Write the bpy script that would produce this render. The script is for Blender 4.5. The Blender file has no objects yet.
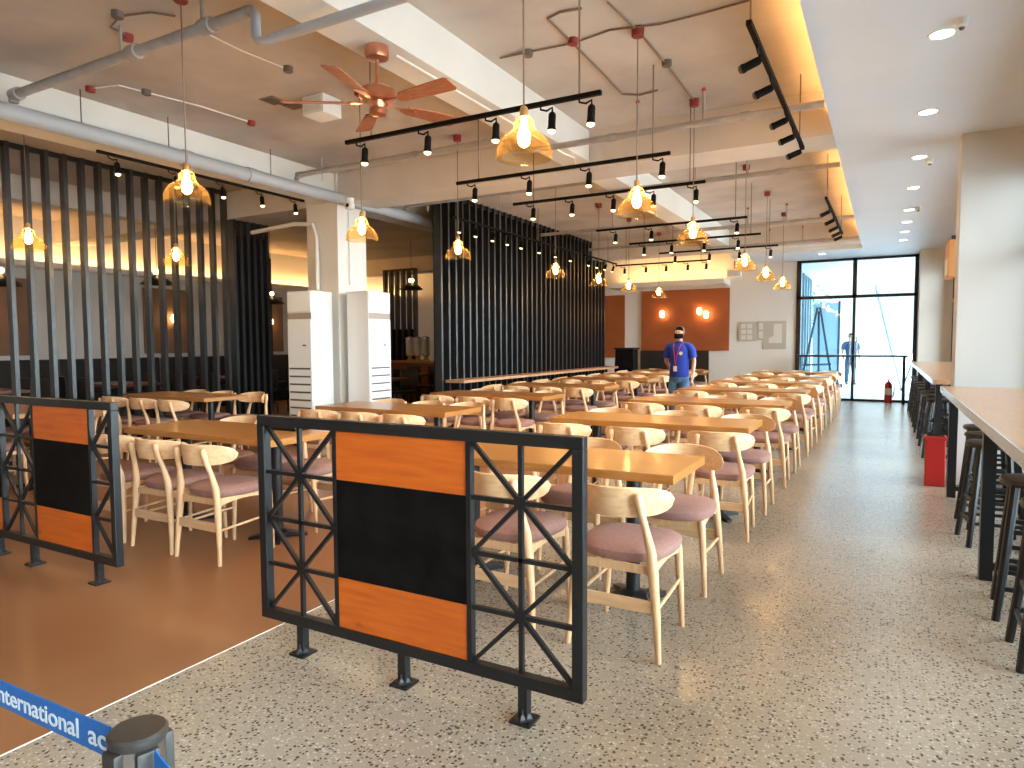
import bpy, bmesh, math, random
from mathutils import Vector, Matrix
random.seed(7)
PI = math.pi
S = bpy.context.scene
C = S.collection

# ------------------------------------------------------------------ camera model (image 1024x768)
F = 672.2; H = 1.37
RX = Vector((0.874, 0.485, -0.005)); RY = Vector((0.025, -0.055, -0.998)); RZ = Vector((-0.485, 0.873, -0.060))
def ray(px, py): return RX*((px-512)/F) + RY*((py-384)/F) + RZ
EYE = Vector((0, 0, H))
def Zp(px, py, z):
    r = ray(px, py); return EYE + r*((z-H)/r.z)
def Yp(px, py, y):
    r = ray(px, py); return EYE + r*(y/r.y)
def Xp(px, py, x):
    r = ray(px, py); return EYE + r*(x/r.x)

# ------------------------------------------------------------------ materials
MATS = {}
def mat(name, col, rough=0.5, metal=0.0, emit=None, estr=0.0, spec=0.5, coat=0.0):
    m = bpy.data.materials.new(name); m.use_nodes = True
    b = m.node_tree.nodes['Principled BSDF']
    b.inputs['Base Color'].default_value = (*col, 1); b.inputs['Roughness'].default_value = rough
    b.inputs['Metallic'].default_value = metal; b.inputs['Specular IOR Level'].default_value = spec
    if coat: b.inputs['Coat Weight'].default_value = coat; b.inputs['Coat Roughness'].default_value = .12
    if emit: b.inputs['Emission Color'].default_value = (*emit, 1); b.inputs['Emission Strength'].default_value = estr
    MATS[name] = m; return m
def N(m, t, **kw):
    n = m.node_tree.nodes.new(t)
    for k, v in kw.items():
        if k in n.inputs: n.inputs[k].default_value = v
        else: setattr(n, k, v)
    return n
def L(m, a, ao, b, bi): m.node_tree.links.new(a.outputs[ao], b.inputs[bi])
def ramp(m, stops):
    r = m.node_tree.nodes.new('ShaderNodeValToRGB'); e = r.color_ramp.elements
    e[0].position, e[0].color = stops[0][0], (*stops[0][1], 1)
    e[1].position, e[1].color = stops[-1][0], (*stops[-1][1], 1)
    for p, c in stops[1:-1]:
        x = e.new(p); x.color = (*c, 1)
    return r
def noise_mat(name, c1, c2, scale, rough, stretch=(1, 1, 1), lo=.35, hi=.65, metal=0, detail=4, rough2=None, bump=0, coat=0, obj=True, spec=.5):
    m = mat(name, c1, rough, metal, coat=coat, spec=spec); b = m.node_tree.nodes['Principled BSDF']
    tc = N(m, 'ShaderNodeTexCoord'); mp = N(m, 'ShaderNodeMapping'); mp.inputs['Scale'].default_value = stretch
    L(m, tc, 'Object' if obj else 'Generated', mp, 'Vector')
    no = N(m, 'ShaderNodeTexNoise', Scale=scale, Detail=float(detail)); L(m, mp, 'Vector', no, 'Vector')
    r = ramp(m, [(lo, c1), (hi, c2)]); L(m, no, 'Fac', r, 'Fac'); L(m, r, 'Color', b, 'Base Color')
    if rough2 is not None:
        r2 = N(m, 'ShaderNodeMapRange'); r2.inputs[3].default_value = rough; r2.inputs[4].default_value = rough2
        L(m, no, 'Fac', r2, 0); L(m, r2, 0, b, 'Roughness')
    if bump:
        bp = N(m, 'ShaderNodeBump', Strength=bump, Distance=.01); L(m, no, 'Fac', bp, 'Height'); L(m, bp, 'Normal', b, 'Normal')
    return m

WOOD = noise_mat('pale_beech', (.64, .385, .20), (.74, .475, .265), 6, .38, (9, 9, 1.2))
WOODX = noise_mat('pale_beech_across', (.64, .385, .20), (.75, .485, .27), 6, .36, (1.2, 9, 9))
TABLE = noise_mat('honey_table_wood', (.32, .125, .025), (.41, .175, .040), 5, .26, (1.0, 14, 14), rough2=.34, coat=.12)
FABRIC = noise_mat('mauve_seat_fabric', (.27, .135, .11), (.33, .175, .145), 60, .85, lo=.3, hi=.7)
BLACK = mat('black_metal', (.009, .0095, .011), .36, spec=.42)
BLACKR = mat('black_track_paint', (.008, .007, .007), .7, spec=.05)
BLACKW = noise_mat('black_slat_paint', (.013, .0125, .013), (.024, .0235, .025), 14, .32, (3, 3, .4))
BLACKP = noise_mat('black_panel', (.005, .004, .004), (.009, .008, .0075), 8, .7, spec=.06)
WHITE = mat('white_plaster', (.78, .76, .72), .7)
SOFF = noise_mat('daylight_tinted_soffit', (.74, .80, .88), (.77, .83, .91), 1.2, .55)  # white paint with the cool daylight cast put into its colour as blue
COLDIM = mat('dimmed_column_paint', (.60, .59, .57), .6)  # column paint darkened, standing in for weaker window light on this column
COLW = mat('column_paint', (.76, .73, .68), .6)
CONC = noise_mat('concrete_ceiling', (.42, .365, .315), (.545, .475, .41), 1.3, .85, detail=8, lo=.34, hi=.62)
BEAM = noise_mat('painted_beam', (.58, .51, .44), (.66, .59, .52), 1.3, .8)
BEAMW = noise_mat('white_beam', (.70, .67, .62), (.76, .73, .68), 1.3, .75)
PIPE = noise_mat('grey_pipe_paint', (.33, .30, .27), (.40, .37, .34), 8, .5)
PIPEW = mat('pale_pipe_paint', (.40, .41, .43), .45)
COND = mat('white_conduit', (.78, .75, .70), .5)
CONDB = mat('brown_conduit', (.22, .15, .10), .6)
RED = mat('red_plastic', (.42, .015, .013), .4)
REDB = mat('red_junction_box', (.25, .022, .018), .6)
DARKB = mat('dark_bracket', (.13, .10, .085), .6)
COPPER = noise_mat('copper_metal', (.55, .22, .12), (.68, .31, .18), 5, .28, metal=.85)
BLADE = noise_mat('fan_blade_wood', (.34, .105, .045), (.46, .16, .07), 6, .4, (2, 14, 2))
BRASS = mat('brass', (.62, .36, .12), .35, .7)
CHROME = mat('chrome', (.62, .62, .64), .16, 1.0)
ACW = mat('white_enamel', (.80, .82, .81), .25)
GREY = mat('grey_slot', (.10, .09, .085), .6)
TAUPE = mat('taupe_band', (.33, .27, .22), .5)
BULB = mat('lamp_bulb_glow', (1, .8, .5), .3, emit=(1.0, .70, .38), estr=210)
SPOTE = mat('spot_lens_glow', (1, .9, .7), .3, emit=(1.0, .80, .36), estr=3.2)
DLE = mat('downlight_glow', (1, .9, .7), .3, emit=(1.0, .83, .58), estr=14)
SCE = mat('sconce_glass_glow', (1, .9, .7), .3, emit=(1.0, .66, .26), estr=14)
STRIPS = mat('soffit_strip_glow', (1, .8, .5), .3, emit=(1.0, .50, .16), estr=55)
STRIP = mat('cove_strip_glow', (1, .8, .5), .3, emit=(1.0, .56, .20), estr=40)
PANEL = noise_mat('terracotta_panel', (.33, .082, .022), (.38, .10, .03), 2, .55)
BPANEL = noise_mat('brown_wall_panel', (.24, .12, .065), (.28, .145, .08), 2, .6)
SKIN = mat('skin', (.50, .29, .20), .55)
BLUE = mat('blue_polo', (.005, .030, .30), .8)
JEANS = noise_mat('faded_denim', (.05, .13, .26), (.10, .22, .40), 9, .85)
HAIR = mat('grey_brown_hair', (.16, .12, .095), .7)
BELT = noise_mat('blue_belt_webbing', (.008, .12, .42), (.012, .14, .48), 90, .65)
LETTER = mat('pale_lettering', (.66, .72, .78), .6)
RUBBER = mat('dark_plastic', (.028, .024, .022), .42)
DWOOD = noise_mat('dark_table_wood', (.16, .055, .03), (.22, .08, .04), 5, .3, (2, 14, 14))
COUNTER = noise_mat('counter_wood', (.40, .20, .10), (.47, .255, .135), 4, .28, (14, 1.2, 14), coat=.2)
COUNTEREDGE = mat('counter_steel_edge', (.62, .63, .66), .25, .6)
PAPER = mat('pale_paper', (.70, .68, .62), .7)
BOARD = mat('grey_notice_board', (.50, .46, .40), .4)
DRED = mat('dark_red_door', (.075, .014, .012), .5)
LEATHER = mat('dark_upholstery', (.022, .018, .017), .5)
PAVE = noise_mat('pale_paving', (.62, .64, .66), (.70, .72, .74), 3, .6)
TEAL = mat('teal_banner', (.36, .52, .58), .7)
LEAF = noise_mat('leaf_green', (.05, .16, .09), (.10, .26, .15), 6, .6)
SILH = mat('dark_blue_clothes', (.03, .07, .13), .8)

def glass(name, tint, rough=.03, refl=.5):
    m = bpy.data.materials.new(name); m.use_nodes = True; nt = m.node_tree; nt.nodes.clear()
    o = N(m, 'ShaderNodeOutputMaterial'); t = N(m, 'ShaderNodeBsdfTransparent', Color=(*tint, 1))
    g = N(m, 'ShaderNodeBsdfGlossy', Roughness=rough); f = N(m, 'ShaderNodeFresnel', IOR=1.45)
    mu = N(m, 'ShaderNodeMath', operation='MULTIPLY'); mu.inputs[1].default_value = refl*2
    L(m, f, 0, mu, 0); x = N(m, 'ShaderNodeMixShader'); L(m, mu, 0, x, 0); L(m, t, 0, x, 1); L(m, g, 0, x, 2); L(m, x, 0, o, 0)
    return m
GLASS = glass('window_glass', (.90, .96, .97))
TINT = glass('dimmed_door_glass', (.66, .75, .77), refl=.35)  # tint put into the panes to dim the bright view outside
def amber_glass():
    m = bpy.data.materials.new('amber_glass'); m.use_nodes = True; nt = m.node_tree; nt.nodes.clear()
    o = N(m, 'ShaderNodeOutputMaterial'); t = N(m, 'ShaderNodeBsdfTransparent', Color=(.97, .80, .50, 1))
    g = N(m, 'ShaderNodeBsdfGlossy', Roughness=.14); g.inputs['Color'].default_value = (.55, .48, .36, 1)
    d = N(m, 'ShaderNodeBsdfTranslucent'); d.inputs['Color'].default_value = (.34, .19, .06, 1)
    lw = N(m, 'ShaderNodeLayerWeight', Blend=.45)
    r = N(m, 'ShaderNodeMapRange'); r.inputs[3].default_value = .06; r.inputs[4].default_value = .36
    L(m, lw, 'Facing', r, 0)
    x1 = N(m, 'ShaderNodeMixShader', Fac=.35); L(m, d, 0, x1, 1); L(m, g, 0, x1, 2)
    x = N(m, 'ShaderNodeMixShader'); L(m, r, 0, x, 0); L(m, t, 0, x, 1); L(m, x1, 0, x, 2); L(m, x, 0, o, 0)
    return m
AMBER = amber_glass()

def terrazzo():
    m = mat('terrazzo', (.45, .37, .29), .2); b = m.node_tree.nodes['Principled BSDF']
    tc = N(m, 'ShaderNodeTexCoord')
    big = N(m, 'ShaderNodeTexNoise', Scale=.9, Detail=5.0); L(m, tc, 'Object', big, 'Vector')
    base = ramp(m, [(.3, (.30, .245, .19)), (.55, (.36, .30, .235)), (.75, (.39, .33, .262))]); L(m, big, 'Fac', base, 'Fac')
    cur = base
    def flecks(scale, thr, soft, col, seedoff, cover):
        nonlocal cur
        mp = N(m, 'ShaderNodeMapping'); mp.inputs['Location'].default_value = (seedoff, seedoff*1.7, 0); L(m, tc, 'Object', mp, 'Vector')
        dn = N(m, 'ShaderNodeTexNoise', Scale=scale*1.6, Detail=2.0); L(m, mp, 'Vector', dn, 'Vector')
        mx = N(m, 'ShaderNodeMixRGB', blend_type='ADD'); mx.inputs['Fac'].default_value = .012; L(m, mp, 'Vector', mx, 'Color1'); L(m, dn, 'Color', mx, 'Color2')
        v = N(m, 'ShaderNodeTexVoronoi', Scale=scale); L(m, mx, 'Color', v, 'Vector')
        lt = N(m, 'ShaderNodeMapRange'); lt.inputs[1].default_value = thr; lt.inputs[2].default_value = thr+soft; lt.inputs[3].default_value = 1; lt.inputs[4].default_value = 0
        L(m, v, 'Distance', lt, 0)
        sep = N(m, 'ShaderNodeSeparateColor'); L(m, v, 'Color', sep, 'Color')
        th = N(m, 'ShaderNodeMath', operation='LESS_THAN'); th.inputs[1].default_value = cover; L(m, sep, 0, th, 0)
        mu = N(m, 'ShaderNodeMath', operation='MULTIPLY'); L(m, lt, 0, mu, 0); L(m, th, 0, mu, 1)
        mix = N(m, 'ShaderNodeMixRGB'); L(m, mu, 0, mix, 'Fac'); L(m, cur, 'Color', mix, 'Color1'); mix.inputs['Color2'].default_value = (*col, 1)
        cur = mix
    flecks(120, .40, .2, (.31, .25, .19), 0, .34)
    flecks(100, .34, .2, (.53, .46, .37), 5, .20)
    flecks(70, .29, .14, (.07, .05, .04), 11, .33)
    flecks(46, .25, .12, (.09, .065, .05), 23, .18)
    L(m, cur, 'Color', b, 'Base Color')
    r2 = N(m, 'ShaderNodeMapRange'); r2.inputs[3].default_value = .235; r2.inputs[4].default_value = .24; L(m, big, 'Fac', r2, 0); L(m, r2, 0, b, 'Roughness')
    return m
TERR = terrazzo()
BROWN = noise_mat('brown_concrete_floor', (.25, .105, .045), (.31, .14, .062), 1.1, .30, rough2=.42, detail=7, lo=.32, hi=.7)
def knotty():
    m = mat('orange_pine', (.55, .15, .018), .42); b = m.node_tree.nodes['Principled BSDF']
    tc = N(m, 'ShaderNodeTexCoord'); mp = N(m, 'ShaderNodeMapping'); mp.inputs['Scale'].default_value = (1.5, 1, 16); L(m, tc, 'Object', mp, 'Vector')
    no = N(m, 'ShaderNodeTexNoise', Scale=2.5, Detail=5.0); L(m, mp, 'Vector', no, 'Vector')
    r = ramp(m, [(.3, (.46, .085, .008)), (.6, (.58, .125, .010)), (.8, (.62, .155, .015))]); L(m, no, 'Fac', r, 'Fac')
    m2 = N(m, 'ShaderNodeMapping'); m2.inputs['Scale'].default_value = (6, 6, 12); L(m, tc, 'Object', m2, 'Vector')
    v = N(m, 'ShaderNodeTexVoronoi', Scale=1.0); L(m, m2, 'Vector', v, 'Vector')
    mr = N(m, 'ShaderNodeMapRange'); mr.inputs[1].default_value = .05; mr.inputs[2].default_value = .20; mr.inputs[3].default_value = .85; mr.inputs[4].default_value = 0; L(m, v, 'Distance', mr, 0)
    sep = N(m, 'ShaderNodeSeparateColor'); L(m, v, 'Color', sep, 'Color')
    th = N(m, 'ShaderNodeMath', operation='LESS_THAN'); th.inputs[1].default_value = .45; L(m, sep, 0, th, 0)
    mu = N(m, 'ShaderNodeMath', operation='MULTIPLY'); L(m, mr, 0, mu, 0); L(m, th, 0, mu, 1)
    mix = N(m, 'ShaderNodeMixRGB'); L(m, mu, 0, mix, 'Fac'); L(m, r, 'Color', mix, 'Color1'); mix.inputs['Color2'].default_value = (.14, .025, .006, 1)
    L(m, mix, 'Color', b, 'Base Color'); return m
PINE = knotty()

# ------------------------------------------------------------------ mesh builder
class B:
    def __init__(s): s.bm = bmesh.new()
    def box(s, lo, hi, M=None, bev=0):
        g = bmesh.ops.create_cube(s.bm, size=1)['verts']
        lo, hi = Vector(lo), Vector(hi); c = (lo+hi)/2; d = hi-lo
        for v in g: v.co = Vector((v.co.x*d.x, v.co.y*d.y, v.co.z*d.z)) + c
        if bev:
            es = list({e for v in g for e in v.link_edges})
            r = bmesh.ops.bevel(s.bm, geom=es, offset=bev, segments=2, affect='EDGES', profile=.6)
            g = list({v for f in r['faces'] for v in f.verts} | {v for v in g if v.is_valid})
        if M is not None:
            for v in g: v.co = M @ v.co
        return s
    def bar(s, p, q, w, d=None, up=(0, 0, 1)):
        p, q = Vector(p), Vector(q); d = d or w; t = (q-p); ln = t.length; t.normalize()
        u = Vector(up)
        if abs(t.dot(u)) > .98: u = Vector((0, 1, 0))
        x = t.cross(u).normalized(); z = x.cross(t).normalized()
        vs = []
        for e in (p, q):
            for a, b in ((-1, -1), (1, -1), (1, 1), (-1, 1)): vs.append(s.bm.verts.new(e + x*(a*w/2) + z*(b*d/2)))
        for f in ((3, 2, 1, 0), (4, 5, 6, 7), (0, 1, 5, 4), (1, 2, 6, 5), (2, 3, 7, 6), (3, 0, 4, 7)): s.bm.faces.new([vs[i] for i in f])
        return s
    def tube(s, pts, rad, n=8, flat=None):
        pts = [Vector(p) for p in pts]
        if not isinstance(rad, (list, tuple)): rad = [rad]*len(pts)
        rings = []; prev = None
        for i, p in enumerate(pts):
            a = pts[max(i-1, 0)]; b = pts[min(i+1, len(pts)-1)]; t = (b-a).normalized()
            if prev is None:
                u = Vector((0, 1, 0)) if abs(t.y) < .9 else Vector((1, 0, 0))
                x = (u - t*u.dot(t)).normalized()
            else:
                x = (prev - t*prev.dot(t)).normalized()
            prev = x; y = t.cross(x); fl = flat[i] if flat else 1.0
            rings.append([s.bm.verts.new(p + x*(math.cos(2*PI*k/n)*rad[i]*fl) + y*(math.sin(2*PI*k/n)*rad[i])) for k in range(n)])
        for a, b in zip(rings, rings[1:]):
            for k in range(n): s.bm.faces.new((a[k], a[(k+1) % n], b[(k+1) % n], b[k]))
        s.bm.faces.new(rings[0][::-1]); s.bm.faces.new(rings[-1]); return s
    def lathe(s, prof, n=16, c=(0, 0, 0), cap=True, M=None):
        c = Vector(c); rings = []
        for r, z in prof:
            rings.append([s.bm.verts.new(c + Vector((math.cos(2*PI*k/n)*r, math.sin(2*PI*k/n)*r, z))) for k in range(n)])
        for a, b in zip(rings, rings[1:]):
            for k in range(n): s.bm.faces.new((a[k], a[(k+1) % n], b[(k+1) % n], b[k]))
        if cap: s.bm.faces.new(rings[0][::-1]); s.bm.faces.new(rings[-1])
        if M is not None:
            for rg in rings:
                for v in rg: v.co = M @ v.co
        return s
    def cyl(s, p, q, r, n=12, r2=None): return s.tube([p, q], [r, r if r2 is None else r2], n)
    def poly(s, pts, depth):
        a = [s.bm.verts.new(Vector(p)) for p in pts]; b = [s.bm.verts.new(Vector(p)+Vector(depth)) for p in pts]; n = len(a)
        s.bm.faces.new(a[::-1]); s.bm.faces.new(b)
        for k in range(n): s.bm.faces.new((a[k], a[(k+1) % n], b[(k+1) % n], b[k]))
        return s
    def done(s, name, m, parent=None, bevel=0, smooth=True):
        bmesh.ops.recalc_face_normals(s.bm, faces=s.bm.faces[:])
        me = bpy.data.meshes.new(name); s.bm.to_mesh(me); s.bm.free()
        if smooth:
            me.polygons.foreach_set('use_smooth', [True]*len(me.polygons)); me.set_sharp_from_angle(angle=math.radians(38))
        me.materials.append(m)
        o = bpy.data.objects.new(name, me); C.objects.link(o)
        if parent: o.parent = parent
        if bevel:
            md = o.modifiers.new('bevel', 'BEVEL'); md.width = bevel; md.segments = 2; md.limit_method = 'ANGLE'; md.angle_limit = math.radians(50)
        return o
def tag(o, label, cat, group=None, kind=None):
    o['label'] = label; o['category'] = cat
    if group: o['group'] = group
    if kind: o['kind'] = kind
    return o
def thing(name, label, cat, loc=(0, 0, 0), rz=0, group=None):
    o = bpy.data.objects.new(name, None); C.objects.link(o); o.empty_display_size = .1
    o.location = loc; o.rotation_euler = (0, 0, rz)
    return tag(o, label, cat, group)
KIDS = {}
def dup(root, loc, rz, label, group=None):
    r = root.copy(); C.objects.link(r); r.location = loc; r.rotation_euler = (0, 0, rz); r['label'] = label
    if group: r['group'] = group
    for ch in KIDS.setdefault(root.name, list(root.children)):
        c = ch.copy(); C.objects.link(c); c.parent = r
        for g in KIDS.setdefault(ch.name, list(ch.children)):
            d = g.copy(); C.objects.link(d); d.parent = c
    return r
def struct(o): o['kind'] = 'structure'; return o
def sbox(name, lo, hi, m, bev=0):
    return struct(B().box(lo, hi).done(name, m, bevel=bev, smooth=False))
ORD = ['first', 'second', 'third', 'fourth', 'fifth', 'sixth', 'seventh', 'eighth', 'ninth', 'tenth', 'eleventh', 'twelfth', 'thirteenth', 'fourteenth']

# ------------------------------------------------------------------ the room
ZC = 3.68; ZS = 3.30; YW = 17.5; XR = 1.22; XL = -13.6; YB = -3.2
XF = -2.555
sbox('floor', (XF, YB, -.12), (XR+.2, YW, 0), TERR)
sbox('floor_brown', (XL-.2, YB, -.12), (XF-.006, YW, 0), BROWN)
sbox('trim_1', (XF-.006, YB, -.12), (XF, YW, .002), COND)
sbox('ceiling', (XL-.2, YB, ZC), (XR+.2, YW+.2, ZC+.15), CONC)
# dropped soffit along the windows and across the end wall, with an upstand that hides a warm strip
so = B(); so.box((-.475, YB, ZS), (XR, YW, ZS+.08)); so.box((-3.1, 15.75, ZS), (-.475, YW, ZS+.08)); so.box((-.475, YB, ZS+.08), (-.455, 15.75, ZS+.14)); so.box((-3.1, 15.75, ZS+.08), (-.475, 15.77, ZS+.14))
struct(so.done('ceiling_soffit', SOFF, smooth=False))
# beams
sbox('beam_cross', (XL, 6.95, 3.28), (-.477, 7.5, ZC), BEAM)
sbox('beam_cross_far', (XL, 14.45, 3.28), (-.477, 14.95, ZC), BEAM)
sbox('beam_long', (-3.20, YB, 3.35), (-2.885, 6.95, ZC), BEAMW)
sbox('beam_long_far', (-3.20, 7.5, 3.35), (-2.885, 14.45, ZC), BEAMW)
sbox('beam_side', (-6.98, YB, 3.31), (-6.6, 6.95, ZC), BEAMW)
sbox('beam_side_far', (-6.98, 7.5, 3.31), (-6.6, 14.45, ZC), BEAMW)
sbox('beam_hall', (-10.6, YB, 3.35), (-10.3, 6.95, ZC), BEAM)
# columns
sbox('column', (-7.12, 6.93, 0), (-6.55, 7.5, ZC), COLW)
sbox('column_window', (.575, 7.62, 0), (XR, 7.95, ZS), COLDIM, .006)
sbox('column_entrance', (.575, -3.0, 0), (XR, -2.2, ZS), COLW)
# walls
sbox('wall_back', (XL, YB-.2, 0), (XR+.2, YB, ZC), WHITE)
sbox('wall_left', (XL-.2, YB, 0), (XL, YW, ZC), WHITE)
w = B()
w.box((XL, YW, 0), (-1.90, YW+.2, ZC)); w.box((.62, YW, 0), (XR+.2, YW+.2, ZC)); w.box((-1.90, YW, 3.33), (.62, YW+.2, ZC))
struct(w.done('wall_end', WHITE, smooth=False))
w = B(); w.box((XR, YB, 0), (XR+.2, -2.2, ZC)); w.box((XR, 7.62, 0), (XR+.2, 7.95, ZC)); w.box((XR, 16.6, 0), (XR+.2, YW, ZC)); w.box((XR, YB, 2.95), (XR+.2, YW, ZC)); w.box((XR, -2.2, 0), (XR+.2, 7.62, .12)); w.box((XR, 7.95, 0), (XR+.2, 16.6, .12))
struct(w.done('wall_right', COLW, smooth=False))
sbox('wall_pier', (.60, 16.7, 0), (XR, YW, ZS), COLW)
def window(k, y0, y1, nb):
    f = B(); x0, x1 = XR-.04, XR+.08; z0, z1 = .12, 2.95
    f.box((x0, y0, z0), (x1, y1, z0+.06)); f.box((x0, y0, z1-.06), (x1, y1, z1)); f.box((x0, y0, 2.18), (x1, y1, 2.24))
    for i in range(nb+1):
        yy = y0 + (y1-y0)*i/nb; f.box((x0, max(yy-.035, y0), z0), (x1, min(yy+.035, y1), z1))
    o = struct(f.done('window_%d' % k, BLACK, smooth=False))
    B().box((XR+.02, y0+.02, z0+.04), (XR+.03, y1-.02, z1-.04)).done('pane', GLASS, o, smooth=False)
window(1, -2.2, 7.62, 6); window(2, 7.95, 16.6, 5)
# glazed end doors
f = B(); X0, X1, ZT = -1.90, .60, 3.32; y0, y1 = YW-.03, YW+.07
xm = -.66; zt = 2.42
f.box((X0, y0, 0), (X0+.10, y1, ZT)); f.box((X1-.075, y0, 0), (X1, y1, ZT)); f.box((X0, y0, ZT-.075), (X1, y1, ZT)); f.box((X0, y0, zt-.035), (X1, y1, zt+.035)); f.box((xm-.03, y0, 0), (xm+.03, y1, zt)); f.box((xm-.045, y0, zt), (xm+.045, y1, ZT)); f.box((X0, y0, 0), (X1, y1, .05))
d = struct(f.done('door_1', BLACK, smooth=False))
B().box((X0+.05, YW+.015, .03), (X1-.05, YW+.022, ZT-.04)).done('pane', TINT, d, smooth=False)
B().cyl((xm-.07, YW-.05, .78), (xm-.07, YW-.05, 1.5), .014).cyl((xm-.07, YW-.05, .82), (xm-.035, YW-.01, .82), .01).cyl((xm-.07, YW-.05, 1.46), (xm-.035, YW-.01, 1.46), .01).done('handle', CHROME, d)
B().cyl((xm+.07, YW-.05, .78), (xm+.07, YW-.05, 1.5), .014).cyl((xm+.07, YW-.05, .82), (xm+.035, YW-.01, .82), .01).cyl((xm+.07, YW-.05, 1.46), (xm+.035, YW-.01, 1.46), .01).done('handle', CHROME, d)
# ledge with warm cove on the end wall, and cove along the hall wall
sbox('trim_ledge', (-6.4, 16.75, 2.80), (-3.45, YW, 2.92), WHITE)
sbox('trim_ledge_hall', (XL, YB, 2.78), (XL+.35, YW, 2.88), WHITE)
def strip(name, lo, hi, label, m=STRIP):
    o = B().box(lo, hi).done(name, m, smooth=False); tag(o, label, 'light'); return o
strip('cove_light', (-6.35, 17.15, 2.922), (-3.5, 17.19, 2.942), 'warm light strip hidden on the ledge above the terracotta wall panel')
strip('cove_light', (XL+.14, -3, 2.882), (XL+.17, 17.3, 2.897), 'warm light strip on the ledge along the side hall wall')
strip('cove_light', (-.40, -3, ZS+.082), (-.375, 15.6, ZS+.10), 'warm light strip behind the edge of the white soffit', STRIPS)
strip('cove_light', (-3.0, 15.85, ZS+.082), (-.5, 15.875, ZS+.10), 'warm light strip on the soffit across the end wall')

# ------------------------------------------------------------------ wall things
def panel(lo, hi, m, label):
    o = B().box(lo, hi).done('wall_panel', m, bevel=.004, smooth=False); return tag(o, label, 'wall panel')
panel((-5.72, YW-.06, 1.17), (-3.45, YW, 2.74), PANEL, 'large terracotta panel with glowing sconces on the end wall')
panel((-7.1, YW-.06, .98), (-6.2, YW, 2.66), PANEL, 'narrow terracotta panel beyond the far end of the slat screen')
panel((-5.75, YW-.05, 0), (-3.95, YW, 1.17), LEATHER, 'dark panel below the large terracotta wall panel')
hy = [(4.6, 6.45, 'first'), (8.6, 9.75, 'second'), (11.2, 12.3, 'third'), (13.6, 14.6, 'fourth')]
for a, b, nme in hy: panel((XL, a, 1.2), (XL+.05, b, 2.58), BPANEL, 'brown panel on the side hall wall behind the screens, %s from the entrance' % nme)
def sconce(loc, rz, label):
    t = thing('wall_sconce', label, 'lamp', loc, rz, 'glowing wall sconces')
    B().lathe([(.045, 0), (.05, .008), (.05, .018), (.03, .026)], 14, M=Matrix.Rotation(PI/2, 4, 'X')).done('backplate', BRASS, t)
    B().tube([(0, -.02, 0), (0, -.08, .0), (0, -.11, .03), (0, -.11, .07)], .008).done('arm', BRASS, t)
    B().lathe([(.03, -.11), (.052, -.09), (.062, -.03), (.058, .03), (.035, .065)], 14, (0, -.11, .02)).done('shade', SCE, t)
sconce((-5.13, YW-.06, 2.12), 0, 'single glowing wall sconce on the terracotta panel, nearer the slat screen')
sconce((-4.17, YW-.06, 2.17), 0, 'glowing sconce on the terracotta panel, upper of the close pair')
sconce((-4.00, YW-.06, 2.08), 0, 'glowing sconce on the terracotta panel, lower of the close pair')
for y, n in ((5.6, 'first'), (9.2, 'second'), (11.8, 'third'), (14.1, 'fourth')): sconce((XL+.05, y, 1.95), PI/2, 'glowing sconce on the %s brown panel of the side hall wall' % n)
t = thing('notice_sign', 'pale frame with six paper sheets on the end wall beside the terracotta panel', 'notice board', (-3.02, YW, 1.64))
B().box((-.21, -.025, -.24), (.21, 0, .24)).done('board', BOARD, t, bevel=.004, smooth=False)
for i in range(3):
    for j in range(2): B().box((-.15+j*.15, -.029, -.20+i*.14), (-.03+j*.15, -.025, -.09+i*.14)).done('sheet', PAPER, t, smooth=False)
t = thing('notice_sign', 'narrow framed notice beside the six-sheet board', 'notice board', (-2.70, YW, 1.66))
B().box((-.075, -.025, -.23), (.075, 0, .23)).done('board', BOARD, t, bevel=.004, smooth=False)
B().box((-.05, -.029, -.19), (.05, -.025, -.02)).done('sheet', PAPER, t, smooth=False); B().box((-.05, -.029, .02), (.05, -.025, .19)).done('sheet', PAPER, t, smooth=False)
t = thing('wall_map', 'pale rounded wall board with a light notched plan next to the glass doors', 'notice board', (-2.38, YW, 1.55))
B().box((-.27, -.02, -.34), (.27, 0, .34)).done('board', BOARD, t, bevel=.04, smooth=False)
B().poly([(-.13, -.026, -.20), (.17, -.026, -.20), (.17, -.026, .27), (-.02, -.026, .27), (-.02, -.026, -.02), (-.13, -.026, -.08)], (0, .006, 0)).done('plan', PAPER, t, smooth=False)
t = thing('hanging_sign', 'orange wooden sign board hanging beside the window column', 'sign', (.64, 9.6, 0))
B().box((-.03, -.25, 2.12), (.05, .25, 2.55)).done('board', mat('orange_sign', (.55, .22, .07), .5), t, bevel=.006, smooth=False)
B().box((-.036, -.21, 2.16), (-.03, .21, 2.34)).done('pale_stripe', PAPER, t, smooth=False)
for q in (-.2, .14): B().box((.0, q, 2.55), (.56, q+.06, 2.60)).done('bracket', BLACK, t, smooth=False)

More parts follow.
